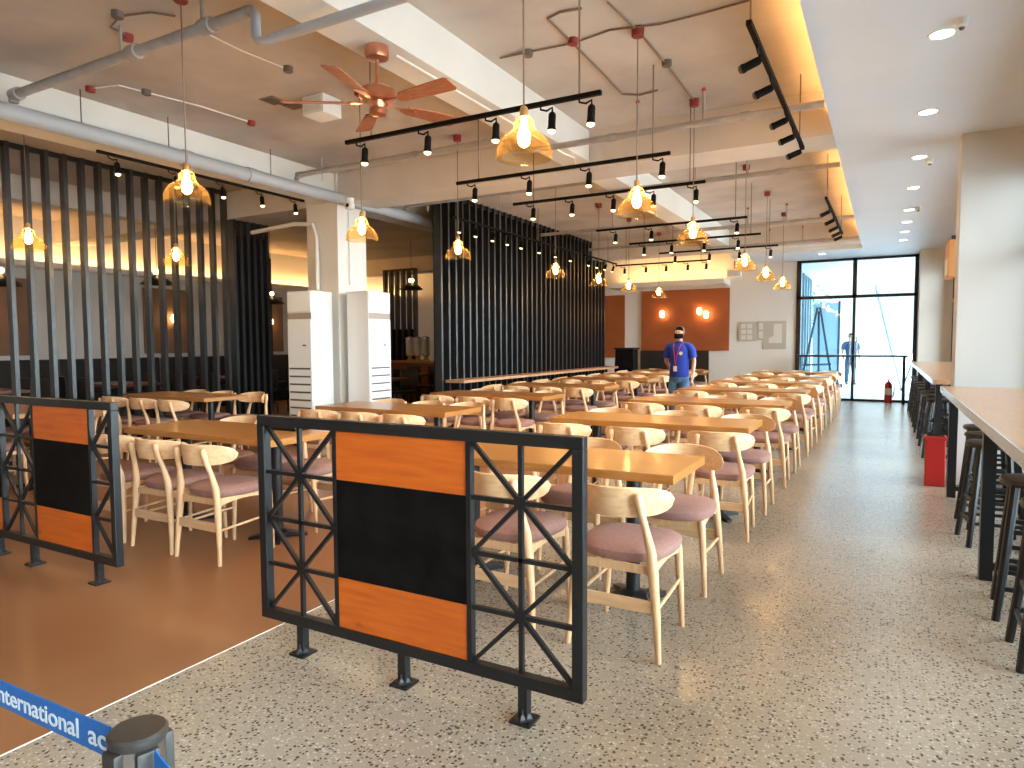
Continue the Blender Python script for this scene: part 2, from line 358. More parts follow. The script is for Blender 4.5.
# ------------------------------------------------------------------ slat screens
def screen(label, axis, a0, a1, pos, n, dep, wid, z1, z0=0, back=False, low=0):
    t = thing('slat_screen', label, 'screen', (0, 0, 0))
    s = B()
    for i in range(n):
        a = a0 + (a1-a0)*i/max(n-1, 1)
        if axis == 'y': s.box((pos-dep, a-wid/2, z0), (pos, a+wid/2, z1))
        else: s.box((a-wid/2, pos, z0), (a+wid/2, pos+dep, z1))
    s.done('slats', BLACKW, t, smooth=False)
    for u0, u1 in ((z1-.06, z1), (z0, z0+.05)):
        r = B()
        if axis == 'y': r.box((pos-dep*.7, a0, u0), (pos-dep*.3, a1, u1))
        else: r.box((a0, pos+dep*.3, u0), (a1, pos+dep*.7, u1))
        r.done('rail', BLACK, t, smooth=False)
    if back:
        b = B()
        if axis == 'y': b.box((pos-dep-.03, a0, z0), (pos-dep, a1, z1))
        else: b.box((a0, pos+dep, z0), (a1, pos+dep+.03, z1))
        b.done('backing_panel', BLACKP, t, smooth=False)
    if low:
        b = B()
        if axis == 'y': b.box((pos-dep-.02, a0, 0), (pos-dep*.5, a1, low))
        else: b.box((a0, pos+dep*.5, 0), (a1, pos+dep+.02, low))
        b.done('lower_panel', BLACKP, t, smooth=False)
    return t
screen('tall open black slat screen reaching the ceiling behind the slatted-side tables', 'y', 2.55, 6.85, -8.70, 22, .10, .045, ZC-.005)
screen('dense black slat screen end standing under the cross beam left of the white coolers', 'y', 7.0, 7.62, -8.70, 6, .14, .05, 3.275, back=False, low=3.05)
screen('long black slatted wall with dark backing behind the counter seats', 'y', 8.45, 15.2, -5.90, 35, .13, .045, ZC-.005 if False else 3.675, back=True)
screen('small group of dark slats deep in the side hall behind the dispensers', 'x', -11.3, -10.35, 13.6, 6, .12, .07, 3.27, low=1.75)
screen('pair of dark slats beside the beige column in the side hall', 'y', 10.2, 10.9, -12.4, 3, .12, .09, 3.35)

# ------------------------------------------------------------------ white floor-standing coolers
def cooler(loc, rz, label):
    t = thing('air_conditioner', label, 'air conditioner', loc, rz, 'floor standing air conditioners')
    w, d, h = .45, .38, 2.08
    B().box((-w/2, 0, .03), (w/2, d, h)).done('cabinet', ACW, t, bevel=.012, smooth=False)
    B().box((-w/2+.03, .03, 0), (w/2-.03, d-.03, .03)).done('plinth', GREY, t, smooth=False)
    B().box((-w/2+.01, -.012, .10), (w/2-.01, 0, 1.70)).done('front_panel', ACW, t, bevel=.006, smooth=False)
    B().box((-w/2+.01, -.004, 1.71), (w/2-.01, 0, 1.79)).done('outlet_band', TAUPE, t, smooth=False)
    B().box((-w/2+.01, -.012, 1.80), (w/2-.01, 0, h-.01)).done('top_panel', ACW, t, bevel=.006, smooth=False)
    s = B()
    for k in range(9): s.box((-w/2+.035, -.0155, .20+k*.105), (w/2-.035, -.011, .222+k*.105))
    s.done('intake_slots', GREY, t, smooth=False)
    B().box((.06, -.015, 1.35), (.12, -.0115, 1.37)).done('badge', GREY, t, smooth=False)
cooler((-6.82, 6.47, 0), 0, 'white floor-standing air conditioner facing the entrance, before the column')
cooler((-6.02, 7.14, 0), PI/2, 'white floor-standing air conditioner facing the windows, beside the column')

# ------------------------------------------------------------------ lattice barriers
def barrier(label, x0, y, W, boards, stars, feet):
    t = thing('partition_barrier', label, 'barrier', (x0, y, 0), 0, 'black lattice barriers')
    zb, zt = .130, 1.055; b = .042
    f = B(); f.box((0, 0, zb), (W, b, zb+.045)); f.box((0, 0, zt-.045), (W, b, zt)); f.box((0, 0, zb+.045), (b, b, zt-.045)); f.box((W-b, 0, zb+.045), (W, b, zt-.045))
    f.done('frame', BLACK, t, bevel=.003, smooth=False)
    z0, z1 = zb+.045, zt-.045; q = z1-z0
    for p0, p1 in boards:
        for s_ in (p0-.02, p1):
            if s_ > b and s_ < W-b-.02: B().box((s_, .006, z0), (s_+.02, b-.006, z1)).done('stile', BLACK, t, smooth=False)
        B().box((p0, .010, z1-.205), (p1, .032, z1)).done('upper_board', PINE, t, smooth=False)
        B().box((p0, .010, z0), (p1, .032, z0+.215)).done('lower_board', PINE, t, smooth=False)
        B().box((p0, .008, z0+.215), (p1, .034, z1-.205)).done('dark_board', BLACKP, t, smooth=False)
    for xa, xb, half in stars:
        la = B(); xc = xa if half else (xa+xb)/2; zm = (z0+z1)/2; w = .017
        if not half: la.bar((xc, b/2, z0), (xc, b/2, z1), w)
        for k in (1, 2, 3): la.bar((xa, b/2, z0+q*k/4), (xb, b/2, z0+q*k/4), w)
        for za, zz_ in ((z0, zm), (zm, z1)):
            zc_ = (za+zz_)/2
            if half: la.bar((xa, b/2, zc_), (xb, b/2, zz_), w*.95); la.bar((xa, b/2, zc_), (xb, b/2, za), w*.95)
            else: la.bar((xa, b/2, za), (xb, b/2, zz_), w*.95); la.bar((xa, b/2, zz_), (xb, b/2, za), w*.95); la.cyl((xc, b/2-.011, zc_), (xc, b/2+.011, zc_), .026, 10)
        la.done('lattice', BLACK, t, smooth=False)
    for xf in feet:
        g = B(); g.box((xf-.018, .003, .012), (xf+.018, .039, zb)); g.box((xf-.042, -.022, 0), (xf+.042, .064, .010)); g.lathe([(.04, .010), (.032, .016), (.024, .03), (.022, .05)], 4, (xf, .021, 0), M=None)
        for dx in (-.03, .03): g.cyl((xf+dx, -.012, .008), (xf+dx, -.012, .016), .005, 6)
        g.done('foot', BLACK, t, smooth=False)
barrier('black lattice barrier with orange wood boards, the close one standing by the terrazzo edge', -2.466, 2.07, 1.587, [(.467, 1.113)], [(.042, .447, 0), (1.133, 1.545, 0)], (.237, .800, 1.350))
barrier('black lattice barrier with orange boards on the brown floor, cut by the picture edge', -6.10, 2.15, 2.375, [(.52, 1.115), (1.535, 2.13)], [(.042, .50, 0), (1.135, 1.515, 0), (2.15, 2.333, 1)], (.30, 1.03, 1.46, 2.16))
# ------------------------------------------------------------------ belt post
def stanchion():
    t = thing('belt_post', 'dark topped chrome belt post holding the blue webbing at the entrance', 'stanchion', (-.770, .461, 0))
    zt = .914
    B().lathe([(.16, 0), (.165, .006), (.16, .014), (.05, .03), (.028, .04)], 24).done('base', RUBBER, t)
    B().lathe([(.028, .035), (.028, zt-.10)], 20).done('pole', CHROME, t)
    B().lathe([(.027, zt-.12), (.030, zt-.11), (.030, zt-.012)], 24).done('head', CHROME, t)
    B().lathe([(.031, zt-.014), (.033, zt-.010), (.033, zt-.003), (.030, zt), (.010, zt+.0005)], 24).done('cap', RUBBER, t)
    for a in (PI*.97, -.25, PI*1.5, PI*.45):
        g = B(); M = Matrix.Rotation(a, 4, 'Z'); g.box((.024, -.013, zt-.085), (.037, .013, zt-.014), M, bev=.004); g.done('belt_clip', RUBBER, t)
stanchion()
def belt(label, pts, hgt, text=None):
    n = 24; P = []
    for i in range(n+1):
        u = i/n; a, b = Vector(pts[0]), Vector(pts[1]); p = a.lerp(b, u); p.z -= pts[2]*4*u*(1-u); P.append(p)
    s = B(); rows = []
    d = (Vector(pts[1])-Vector(pts[0])); nrm = Vector((-d.y, d.x, 0)).normalized()
    for p in P: rows.append([s.bm.verts.new(p + Vector((0, 0, z)) + nrm*o) for z, o in ((0, -.0008), (0, .0008), (hgt, .0008), (hgt, -.0008))])
    for a, b in zip(rows, rows[1:]):
        for k in range(4): s.bm.faces.new((a[k], a[(k+1) % 4], b[(k+1) % 4], b[k]))
    s.bm.faces.new(rows[0][::-1]); s.bm.faces.new(rows[-1])
    o = s.done('barrier_belt', BELT); tag(o, label, 'belt')
    return o, P, d.normalized(), nrm
PA = Vector((-.811, .4525, .868)); PB = Vector((-1.62, .524, .783))
o, P, dd, nn = belt('blue webbing belt with pale lettering stretched from the post across the brown floor', ((PB.x, PB.y, PB.z), (PA.x, PA.y, PA.z), .002), .0405)
side = nn if nn.dot(EYE - PA) > 0 else -nn
Ltot = (PA-PB).length
def word(txt, u_end, width):
    cu = bpy.data.curves.new('lettering', 'FONT'); cu.body = txt; cu.size = .036; cu.extrude = .0003; cu.offset = .0004
    tmp = bpy.data.objects.new('tmp_text', cu); C.objects.link(tmp)
    dg = bpy.context.evaluated_depsgraph_get(); dg.update()
    me = bpy.data.meshes.new_from_object(tmp.evaluated_get(dg)); bpy.data.objects.remove(tmp)
    xs = [v.co.x for v in me.vertices]; tx0, tw = min(xs), max(xs)-min(xs)
    for v in me.vertices:
        u = 1 - (u_end + width - (v.co.x-tx0)/tw*width)/Ltot
        p = PB.lerp(PA, u); p.z -= .002*4*u*(1-u)
        v.co = p + Vector((0, 0, .0085 + v.co.y)) + side*(.0013 + v.co.z)
    me.materials.clear(); me.materials.append(LETTER)
    lt = bpy.data.objects.new('lettering', me); C.objects.link(lt); lt.parent = o
word('ac', .010, .047); word('international', .084, .275)
belt('short blue webbing belt leaving the post toward the lower picture edge', ((-.729, .455, .862), (-.35, .40, .800), .004), .0405)

# ------------------------------------------------------------------ chairs
def backrest():
    s = B(); n = 22; hw = .236; rows = []
    for i in range(n+1):
        u = -1 + 2*i/n; u = math.copysign(1-(1-abs(u))**1.35, u); x = hw*u
        sq = max(1-abs(u)**5.0, 0)**.5; h = .130*sq + .006; top = .757 - .010*u*u - (.130*.42)*(1-sq)
        y = -.272 + .175*u*u; yb = y - .018*(1-.3*u*u)
        bot = top - h; m = (top+bot)/2
        lean = .018
        rows.append([s.bm.verts.new((x, yy-lean*((zz-.69)/.06)*.5, zz)) for yy, zz in ((y, bot+.003), (y+.001, m), (y, top-.004), ((y+yb)/2, top), (yb, top-.004), (yb-.001, m), (yb, bot+.003), ((y+yb)/2, bot))])
    for a, b in zip(rows, rows[1:]):
        for k in range(8): s.bm.faces.new((a[k], a[(k+1) % 8], b[(k+1) % 8], b[k]))
    s.bm.faces.new(rows[0][::-1]); s.bm.faces.new(rows[-1]); return s
def make_chair():
    t = thing('dining_chair', '', 'chair')
    s = B(); n = 28; prof = [(0.86, .402), (.96, .410), (1.0, .430), (.985, .450), (.90, .466), (.6, .477), (.25, .481)]
    rings = []
    for k, z in prof:
        rg = []
        for i in range(n):
            a = 2*PI*i/n; ca, sa = math.cos(a), math.sin(a)
            x = .218*k*math.copysign(abs(ca)**.72, ca); y = .225*k*math.copysign(abs(sa)**.72, sa)
            x *= 1 + .06*(y/.225)
            rg.append(s.bm.verts.new((x, y+.01, z + .012*(y/.225)*0 + .010*(x/.218)**2*k)))
        rings.append(rg)
    for a, b in zip(rings, rings[1:]):
        for i in range(n): s.bm.faces.new((a[i], a[(i+1) % n], b[(i+1) % n], b[i]))
    s.bm.faces.new(rings[0][::-1]); s.bm.faces.new(rings[-1])
    s.done('seat', FABRIC, t)
    backrest().done('backrest', WOODX, t)
    for q in (-1, 1):
        B().tube([(q*.213, -.240, 0), (q*.198, -.228, .20), (q*.180, -.219, .38), (q*.169, -.222, .48), (q*.151, -.240, .58), (q*.139, -.257, .64), (q*.131, -.267, .69), (q*.127, -.271, .722), (q*.126, -.272, .732)],
                 [.0125, .0180, .0230, .0220, .0160, .0175, .0205, .019, .012], 10).done('leg', WOOD, t)
    for q in (-1, 1):
        B().tube([(q*.196, .190, 0), (q*.186, .188, .20), (q*.174, .186, .385), (q*.170, .184, .415)], [.0120, .0165, .0205, .018], 10).done('leg', WOOD, t)
    fr = B()
    for q in (-1, 1):
        pts = []
        nn_ = 8
        for i in range(nn_+1):
            u = i/nn_; y = -.215 + .40*u; z = .392 - .030*math.sin(PI*u)*-1 - .018
            hh = .050 - .024*math.sin(PI*u)
            pts.append((q*.172, y, z, hh))
        vs = []
        for x, y, z, hh in pts:
            zt = .412; vs.append([fr.bm.verts.new((x+dx, y, zz)) for dx, zz in ((-.009, zt-hh), (.009, zt-hh), (.009, zt), (-.009, zt))])
        for a, b in zip(vs, vs[1:]):
            for k in range(4): fr.bm.faces.new((a[k], a[(k+1) % 4], b[(k+1) % 4], b[k]))
        fr.bm.faces.new(vs[0][::-1]); fr.bm.faces.new(vs[-1])
    fr.box((-.168, .176, .368), (.168, .192, .410)); fr.box((-.172, -.222, .372), (.172, -.206, .408))
    fr.done('seat_frame', WOOD, t, smooth=False)
    for q in (-1, 1): B().tube([(q*.192, -.225, .215), (q*.188, 0, .225), (q*.184, .188, .235)], [.0075, .009, .0075], 8).done('stretcher', WOOD, t)
    B().box((-.193, -.236, .205), (.193, -.220, .262)).done('back_stretcher', WOODX, t, bevel=.003, smooth=False)
    return t
chair0 = make_chair(); used = [False]
def place_chair(x, y, rz, label, group):
    if not used[0]:
        used[0] = True; chair0.location = (x, y, 0); chair0.rotation_euler = (0, 0, rz); chair0['label'] = label; chair0['group'] = group; KIDS[chair0.name] = list(chair0.children); return chair0
    return dup(chair0, (x, y, 0), rz, label, group)

def make_table():
    t = thing('dining_table', '', 'table')
    B().box((-.80, -.31, .705), (.80, .31, .75)).done('tabletop', TABLE, t, bevel=.004, smooth=False)
    for q in (-.5, .5):
        g = B()
        g.cyl((q, 0, .035), (q, 0, .695), .037, 16); g.box((q-.2, -.2, .693), (q+.2, .2, .704))
        g.done('pedestal', BLACK, t)
        g = B(); g.lathe([(.075, .02), (.075, .045), (.045, .06)], 16, (q, 0, 0))
        for k in range(4):
            a = PI/4 + k*PI/2; u = Vector((math.cos(a), math.sin(a), 0)); n_ = Vector((-u.y, u.x, 0)); c = Vector((q, 0, 0))
            vs = [g.bm.verts.new(c + u*r + n_*w + Vector((0, 0, z))) for r, w, z in ((.04, -.04, .008), (.04, .04, .008), (.04, .04, .052), (.04, -.04, .052), (.20, -.022, .0), (.20, .022, .0), (.20, .022, .018), (.20, -.022, .018))]
            for f_ in ((3, 2, 1, 0), (4, 5, 6, 7), (0, 1, 5, 4), (1, 2, 6, 5), (2, 3, 7, 6), (3, 0, 4, 7)): g.bm.faces.new([vs[i] for i in f_])
        g.done('base', BLACK, t, smooth=False)
    return t
table0 = make_table(); tused = [False]
def place_table(x, y, label, group):
    if not tused[0]:
        tused[0] = True; table0.location = (x, y, 0); table0['label'] = label; table0['group'] = group; KIDS[table0.name] = list(table0.children); return table0
    return dup(table0, (x, y, 0), 0, label, group)
R = random.Random(3)
def bank(nm, key, xc, y0, pitch, ks, cx, extra=()):
    for k in ks:
        y = y0 + pitch*k; o = ORD[k]
        place_table(xc, y, 'honey wood table on black pedestals, %s table of the %s' % (o, nm), 'dining tables of the ' + nm)
        for sd, sgn in (('near', -1), ('far', 1)):
            for j, (dx, pos) in enumerate(zip(cx, ('slat end', 'middle', 'window end'))):
                x = xc + dx + R.uniform(-.012, .012); yy = y + sgn*(.378 + R.uniform(-.005, .03)); rz = (0 if sgn < 0 else PI) + R.uniform(-.03, .05)
                place_chair(x, yy, rz, 'pale wood chair, mauve seat, %s side of %s %s table, %s' % (sd, o, key, pos), 'dining chairs of the ' + nm)
bank('bank along the terrazzo aisle', 'aisle-bank', -1.65, 3.39, 1.97, range(7), (-.58, .02, .635))
bank('middle bank', 'middle-bank', -4.26, 3.32, 1.97, range(7), (-.54, -.02, .47))
bank('bank by the open slat screen', 'screen-bank', -7.72, 3.42, 1.97, range(2), (-.56, 0, .56))

# bench counter along the slatted wall with a row of chairs
t = thing('wall_counter', 'long narrow wooden counter along the foot of the slatted wall', 'counter', (-5.58, 11.8, 0))
B().box((-.31, -3.3, .775), (.03, 3.4, .82)).done('counter_top', COUNTER, t, bevel=.004, smooth=False)
for yy in (-3.1, -1.0, 1.1, 3.2): B().box((-.22, yy-.025, 0), (-.17, yy+.025, .775)).done('leg', BLACK, t, smooth=False)
for k in range(8):
    place_chair(-5.425, 8.85+k*.82, PI/2, 'pale wood chair at the slatted wall counter, %s from the coolers' % ORD[k], 'chairs at the slatted wall counter')

# dark lectern by the end wall
t = thing('lectern', 'dark upright lectern at the end wall beside the slatted wall', 'lectern', (-5.5, 15.6, 0))
B().poly([(-.26, -.2, 0), (.26, -.2, 0), (.24, -.2, 1.22), (-.20, -.2, 1.22)], (0, .38, 0)).done('body', BLACKP, t, bevel=.008, smooth=False)
B().box((-.24, -.22, 1.22), (.27, .22, 1.26)).done('top', BLACK, t, bevel=.006, smooth=False)

# ------------------------------------------------------------------ window counters and stools
def wcounter(label, y0, y1, legs):
    t = thing('bar_counter', label, 'counter', (.8, (y0+y1)/2, 0)); h = (y1-y0)/2
    B().box((-.335, -h, .905), (.40, h, .955)).done('counter_top', COUNTER, t, bevel=.003, smooth=False)
    B().box((-.347, -h, .90), (-.337, h, .957)).done('steel_edge', COUNTEREDGE, t, smooth=False)
    for yl in legs:
        yy = yl - (y0+y1)/2
        B().box((-.30, yy-.035, 0), (-.235, yy+.035, .905)).done('leg', BLACK, t, smooth=False); B().box((.30, yy-.035, 0), (.36, yy+.035, .905)).done('leg', BLACK, t, smooth=False); B().box((-.25, yy-.02, .06), (.32, yy+.02, .10)).done('foot_rail', BLACK, t, smooth=False)
wcounter('wooden bar counter with steel edge along the near windows, ending at the column', 1.2, 7.4, (1.6, 4.65, 7.0))
wcounter('wooden bar counter with steel edge along the far windows beyond the column', 8.6, 16.3, (8.9, 11.2, 13.6, 16.0))
def make_stool():
    t = thing('bar_stool', '', 'stool')
    B().lathe([(.12, .655), (.165, .66), (.172, .675), (.165, .69), (.10, .698), (.03, .70)], 22).done('seat', BLACK, t)
    for k in range(4):
        a = PI/4+k*PI/2; u = Vector((math.cos(a), math.sin(a), 0))
        B().tube([u*.235, u*.20 + Vector((0, 0, .25)), u*.15 + Vector((0, 0, .665))], [.018, .020, .022], 8).done('leg', BLACK, t)
    for z, r in ((.16, .213), (.30, .193), (.44, .175)):
        g = B()
        for k in range(4):
            a, b = PI/4+k*PI/2, PI/4+(k+1)*PI/2
            g.bar((math.cos(a)*r, math.sin(a)*r, z), (math.cos(b)*r, math.sin(b)*r, z), .014, .022)
        g.done('rung', BLACK, t, smooth=False)
    return t
st0 = make_stool()
near = [(.735, 6.55), (.70, 6.02), (.66, 5.5), (.685, 4.12), (.69, 3.55)]
for i, (x, y) in enumerate(near):
    lab = 'black round bar stool under the near window counter, %s from the column' % ORD[i]
    if i == 0: st0.location = (x, y, 0); st0['label'] = lab; st0['group'] = 'stools at the near window counter'; KIDS[st0.name] = list(st0.children)
    else: dup(st0, (x, y, 0), R.uniform(-.2, .2), lab, 'stools at the near window counter')
for i in range(9): dup(st0, (.60, 9.35+i*.76, 0), R.uniform(-.2, .2), 'black round bar stool under the far window counter, %s from the column' % ORD[i], 'stools at the far window counter')
t = thing('waste_bin', 'tall red bin on the terrazzo at the foot of the window column', 'bin', (.435, 7.52, 0))
g = B(); a, b, h = .082, .09, .47
g.poly([(-a, -a, 0), (a, -a, 0), (a, a, 0), (-a, a, 0)], (0, 0, h)); g.done('body', RED, t, bevel=.008, smooth=False)
B().box((-b, -b, h-.03), (b, b, h+.005)).done('rim', RED, t, bevel=.004, smooth=False); B().box((-.07, -.07, h+.004), (.07, .07, h+.008)).done('opening', BLACKP, t, smooth=False)
t = thing('fire_extinguisher', 'red fire extinguisher standing before the glass doors', 'fire extinguisher', (.075, 17.25, 0))
B().lathe([(.07, 0), (.078, .01), (.078, .40), (.06, .45), (.028, .475)], 18).done('cylinder', RED, t)
B().lathe([(.022, .47), (.022, .51)], 10).done('valve', BRASS, t); B().box((-.015, -.10, .515), (.015, .03, .53)).box((-.015, -.09, .545), (.015, .02, .556)).done('handle', BLACK, t, smooth=False)
B().tube([(.03, 0, .495), (.11, 0, .47), (.115, 0, .30), (.09, 0, .12)], .011).done('hose', BLACK, t); B().lathe([(.0792, .18), (.0792, .33)], 18, cap=False).done('label_band', PAPER, t)
t = thing('bar_table', 'long thin black high table standing in front of the glass doors', 'table', (-.62, 17.05, 0))
B().box((-1.22, -.17, 1.03), (1.05, .17, 1.075)).done('tabletop', BLACKW, t, bevel=.003, smooth=False)
for xx in (-1.15, .98):
    for yy in (-.13, .13): B().box((xx-.028, yy-.02, 0), (xx+.028, yy+.02, 1.03)).done('leg', BLACK, t, smooth=False)

# ------------------------------------------------------------------ pendant lamps
def make_pendant(ztop):
    t = thing('pendant_lamp', '', 'lamp'); z = -(ztop)
    B().lathe([(.040, -.065), (.045, -.06), (.045, -.02), (.048, -.01), (.048, 0)], 16).done('ceiling_box', REDB, t)
    B().cyl((0, 0, -ztop+.165), (0, 0, -.07), .0045, 6).done('cord', CONDB, t)
    B().lathe([(.010, .172), (.018, .166), (.022, .150), (.022, .122), (.034, .114)], 14, (0, 0, -ztop)).done('socket', BRASS, t)
    prof = [(.032, .114), (.045, .106), (.051, .090), (.053, .070), (.058, .052), (.074, .038), (.097, .022), (.119, .000), (.134, -.026), (.142, -.054), (.145, -.080), (.1435, -.091), (.140, -.093)]
    sh = B().lathe(prof, 28, (0, 0, -ztop), cap=False).done('shade', AMBER, t)
    B().lathe([(.010, .115), (.014, .10), (.018, .07), (.030, .035), (.033, .008), (.026, -.018), (.010, -.032)], 14, (0, 0, -ztop)).done('bulb', BULB, t)
    return t
DROP = ZC - 2.41
pd0 = make_pendant(DROP)
pl = []
for k, y in enumerate((3.11, 4.9, 6.57, 9.3, 11.08, 13.0)): pl.append((-1.65, y, ('glass pendant lamp over the aisle bank, %s from the entrance' % ORD[k]), 'pendant lamps over the aisle bank'))
for k, y in enumerate((2.93, 4.78, 6.37, 8.92, 10.6, 12.1, 14.0)): pl.append((-4.10 if k == 0 else -4.22, y, ('glass pendant lamp over the middle bank, %s from the entrance' % ORD[k]), 'pendant lamps over the middle bank'))
for k, y in enumerate((3.55, 5.13)): pl.append((-7.42, y, ('glass pendant lamp before the open slat screen, %s from the entrance' % ORD[k]), 'pendant lamps by the slat screen'))
for i, (x, y, lab, gr) in enumerate(pl):
    zc = ZC if abs(y-7.2) > .35 else 3.28
    if i == 0: pd0.location = (x, y, zc); pd0['label'] = lab; pd0['group'] = gr; KIDS[pd0.name] = list(pd0.children)
    else: dup(pd0, (x, y, zc), 0, lab, gr)

def dome_pendant(x, y, z, lab):
    t = thing('dome_pendant', lab, 'lamp', (x, y, ZC), 0, 'dark dome pendants in the side hall'); d = ZC-z
    B().cyl((0, 0, -d+.1), (0, 0, 0), .005, 6).done('cord', BLACK, t)
    B().lathe([(.03, .12), (.05, .09), (.16, .04), (.25, -.03), (.26, -.05), (.255, -.05), (.24, -.028), (.15, .035), (.04, .08)], 22, (0, 0, -d), cap=False).done('shade', BLACK, t)
    for q in (-.035, .035): B().lathe([(.012, .19), (.03, .17), (.032, .14), (.015, .115)], 12, (q, 0, -d)).done('glow_cup', SCE, t)
    B().lathe([(.02, .04), (.035, .0), (.02, -.02)], 12, (0, 0, -d)).done('bulb', SCE, t)
for k, (x, y, z) in enumerate(((-10.6, 4.7, 2.25), (-10.5, 6.9, 2.42), (-10.9, 9.6, 2.25), (-9.2, 12.0, 2.62), (-9.5, 14.6, 2.55))):
    dome_pendant(x, y, z, 'dark dome pendant lamp in the side hall, %s from the entrance' % ORD[k])

# ------------------------------------------------------------------ track lights
def spot_light(parent, loc, rot, e=24):
    ld = bpy.data.lights.new('spot_beam', 'SPOT'); ld.energy = e; ld.color = (1, .80, .56); ld.spot_size = math.radians(75); ld.spot_blend = .6; ld.shadow_soft_size = .03
    o = bpy.data.objects.new('spot_beam', ld); C.objects.link(o); o.parent = parent; o.location = loc; o.rotation_euler = rot; return o
def track(label, p, q, fracs, hang, tilt, along='x', e=24):
    p, q = Vector(p), Vector(q); t = thing('track_light', label, 'track light', p, 0, 'black ceiling tracks with spotlights'); d = q-p
    u = d.normalized()
    B().bar((0, 0, 0), d, .030, .028).done('rail', BLACKR, t, smooth=False)
    for fr in hang: 
        c = d*fr; B().cyl((c.x, c.y, .01), (c.x, c.y, ZC-p.z), .006, 6).done('hanger_rod', CONDB, t)
    for fr in fracs:
        c = d*fr
        g = B(); g.tube([c+Vector((0, 0, -.01)), c+Vector((0, 0, -.035)), c + u*.045 + Vector((0, 0, -.05)), c+u*.085+Vector((0, 0, -.035)), c+u*.085+Vector((0, 0, -.075))], .007, 6)
        hd = g.done('spot_head', BLACKR, t)
        piv = c+u*.085+Vector((0, 0, -.075))
        M = Matrix.Translation(piv) @ (Matrix.Rotation(tilt[1], 4, 'Z') @ Matrix.Rotation(tilt[0], 4, 'Y'))
        B().lathe([(.014, .01), (.023, 0), (.025, -.015), (.025, -.085), (.028, -.09), (.028, -.105)], 14, M=M).done('barrel', BLACKR, hd)
        B().lathe([(.024, -.104), (.0265, -.108), (.023, -.118), (.010, -.125)], 14, M=M).done('lens', SPOTE if e else GREY, hd)
        if not e: continue
        sl = spot_light(hd, (0, 0, 0), (0, 0, 0), e); sl.matrix_local = M @ Matrix.Translation((0, 0, -.15))
    return t
TR = [(-3.72, -1.60, 4.05), (-3.72, -1.60, 5.6), (-3.72, -1.58, 7.05 if False else 6.75), (-3.58, -1.56, 8.9), (-3.6, -1.62, 10.35), (-3.52, -1.56, 11.7), (-4.85, -3.0, 13.1)]
fl = [(.05, .33, .60, .80, .93), (.06, .34, .62, .93), (.08, .30, .52, .72, .92), (.1, .35, .62, .9), (.08, .30, .55, .8), (.1, .4, .65, .9), (.06, .3, .52, .75, .94)]
for k, ((a, b, y), fr) in enumerate(zip(TR, fl)):
    track('black ceiling track with spotlights over the tables, %s from the entrance' % ORD[k], (a, y, 2.94), (b, y, 2.94), fr, (.12, .93), (.06, 0))
for k, (a, b, y) in enumerate(((-3.72, -1.6, .9), (-6.0, -4.2, .5), (-3.0, -.9, -.7))):  # unseen tracks, added to light the camera-facing surfaces from behind
    track('unseen black ceiling track with spotlights, added behind the viewpoint, %s of three' % ORD[k], (a, y, 2.94), (b, y, 2.94), (.06, .3, .55, .8, .93), (.12, .9), (.75, -PI/2), e=10)
track('black ceiling track beside the soffit edge with spotlights turned sideways, near one', (-.70, 3.95, 3.12), (-.70, 6.7, 3.12), (.10, .28, .55, .72, .90), (.02, .9), (1.25, 0), e=0)
track('black ceiling track beside the soffit edge with spotlights turned sideways, far one', (-.68, 9.1, 3.12), (-.66, 12.2, 3.12), (.15, .38, .6, .78, .92), (.05, .9), (1.15, 0), e=0)
track('black ceiling track under the white side beam along the grey main pipe', (-6.72, 3.85, 3.25), (-6.72, 6.5, 3.25), (.04, .28, .5, .71, .91), (), (-.1, 0), e=16)
track('black ceiling track with spotlights before the slatted wall, near one', (-5.27, 7.8, 3.12), (-5.27, 12.2, 3.12), (.03, .13, .24, .345, .45, .60, .75, .90), (.3, .6), (.25, 0), e=16)
track('black ceiling track with spotlights before the slatted wall, far one', (-5.27, 12.5, 3.12), (-5.27, 14.3, 3.12), (.1, .35, .6, .85), (.2, .7), (.35, 0), e=16)

# ------------------------------------------------------------------ downlights and ceiling fittings
def make_down():
    t = thing('downlight', '', 'ceiling light')
    B().lathe([(.062, -.002), (.078, -.008), (.082, 0)], 20, cap=False).done('trim_ring', ACW, t); B().lathe([(.064, -.004), (.064, -.002)], 20).done('diffuser', DLE, t)
    sl = spot_light(t, (0, 0, -.02), (0, 0, 0), 14); sl.data.spot_size = math.radians(110)
    return t
dl0 = make_down()
dls = [(.262, 5.12), (.262, 6.76), (.26, 8.34), (.252, 9.95), (.25, 11.56), (.248, 12.7), (.245, 13.8), (.24, 14.9), (.26, 3.5), (.26, 1.9)]
for i, (x, y) in enumerate(sorted(dls, key=lambda p: p[1])):
    lab = 'round downlight in the white soffit, %s in the row from the entrance' % ORD[i]
    if i == 0: dl0.location = (x, y, ZS); dl0['label'] = lab; dl0['group'] = 'soffit downlights'; KIDS[dl0.name] = list(dl0.children)
    else: dup(dl0, (x, y, ZS), 0, lab, 'soffit downlights')
dup(dl0, (-1.27, 16.3, ZS), 0, 'single round downlight above the glass doors', 'soffit downlights')
def fitting(x, y, z, lab, r=.04):
    t = thing('smoke_detector', lab, 'detector', (x, y, z), 0, 'soffit detectors')
    B().lathe([(.02, -.05), (.034, -.04), (r, -.012), (r+.004, 0)], 16).done('body', ACW, t); B().lathe([(.012, -.062), (.018, -.05)], 12).done('sensor', GREY, t)
fitting(.352, 4.95, ZS, 'small white detector beside the second downlight of the soffit')
fitting(.36, 8.5, ZS, 'small white detector beside the downlight at the column')
fitting(.36, 11.4, ZS, 'small white detector beside the far downlights of the soffit')

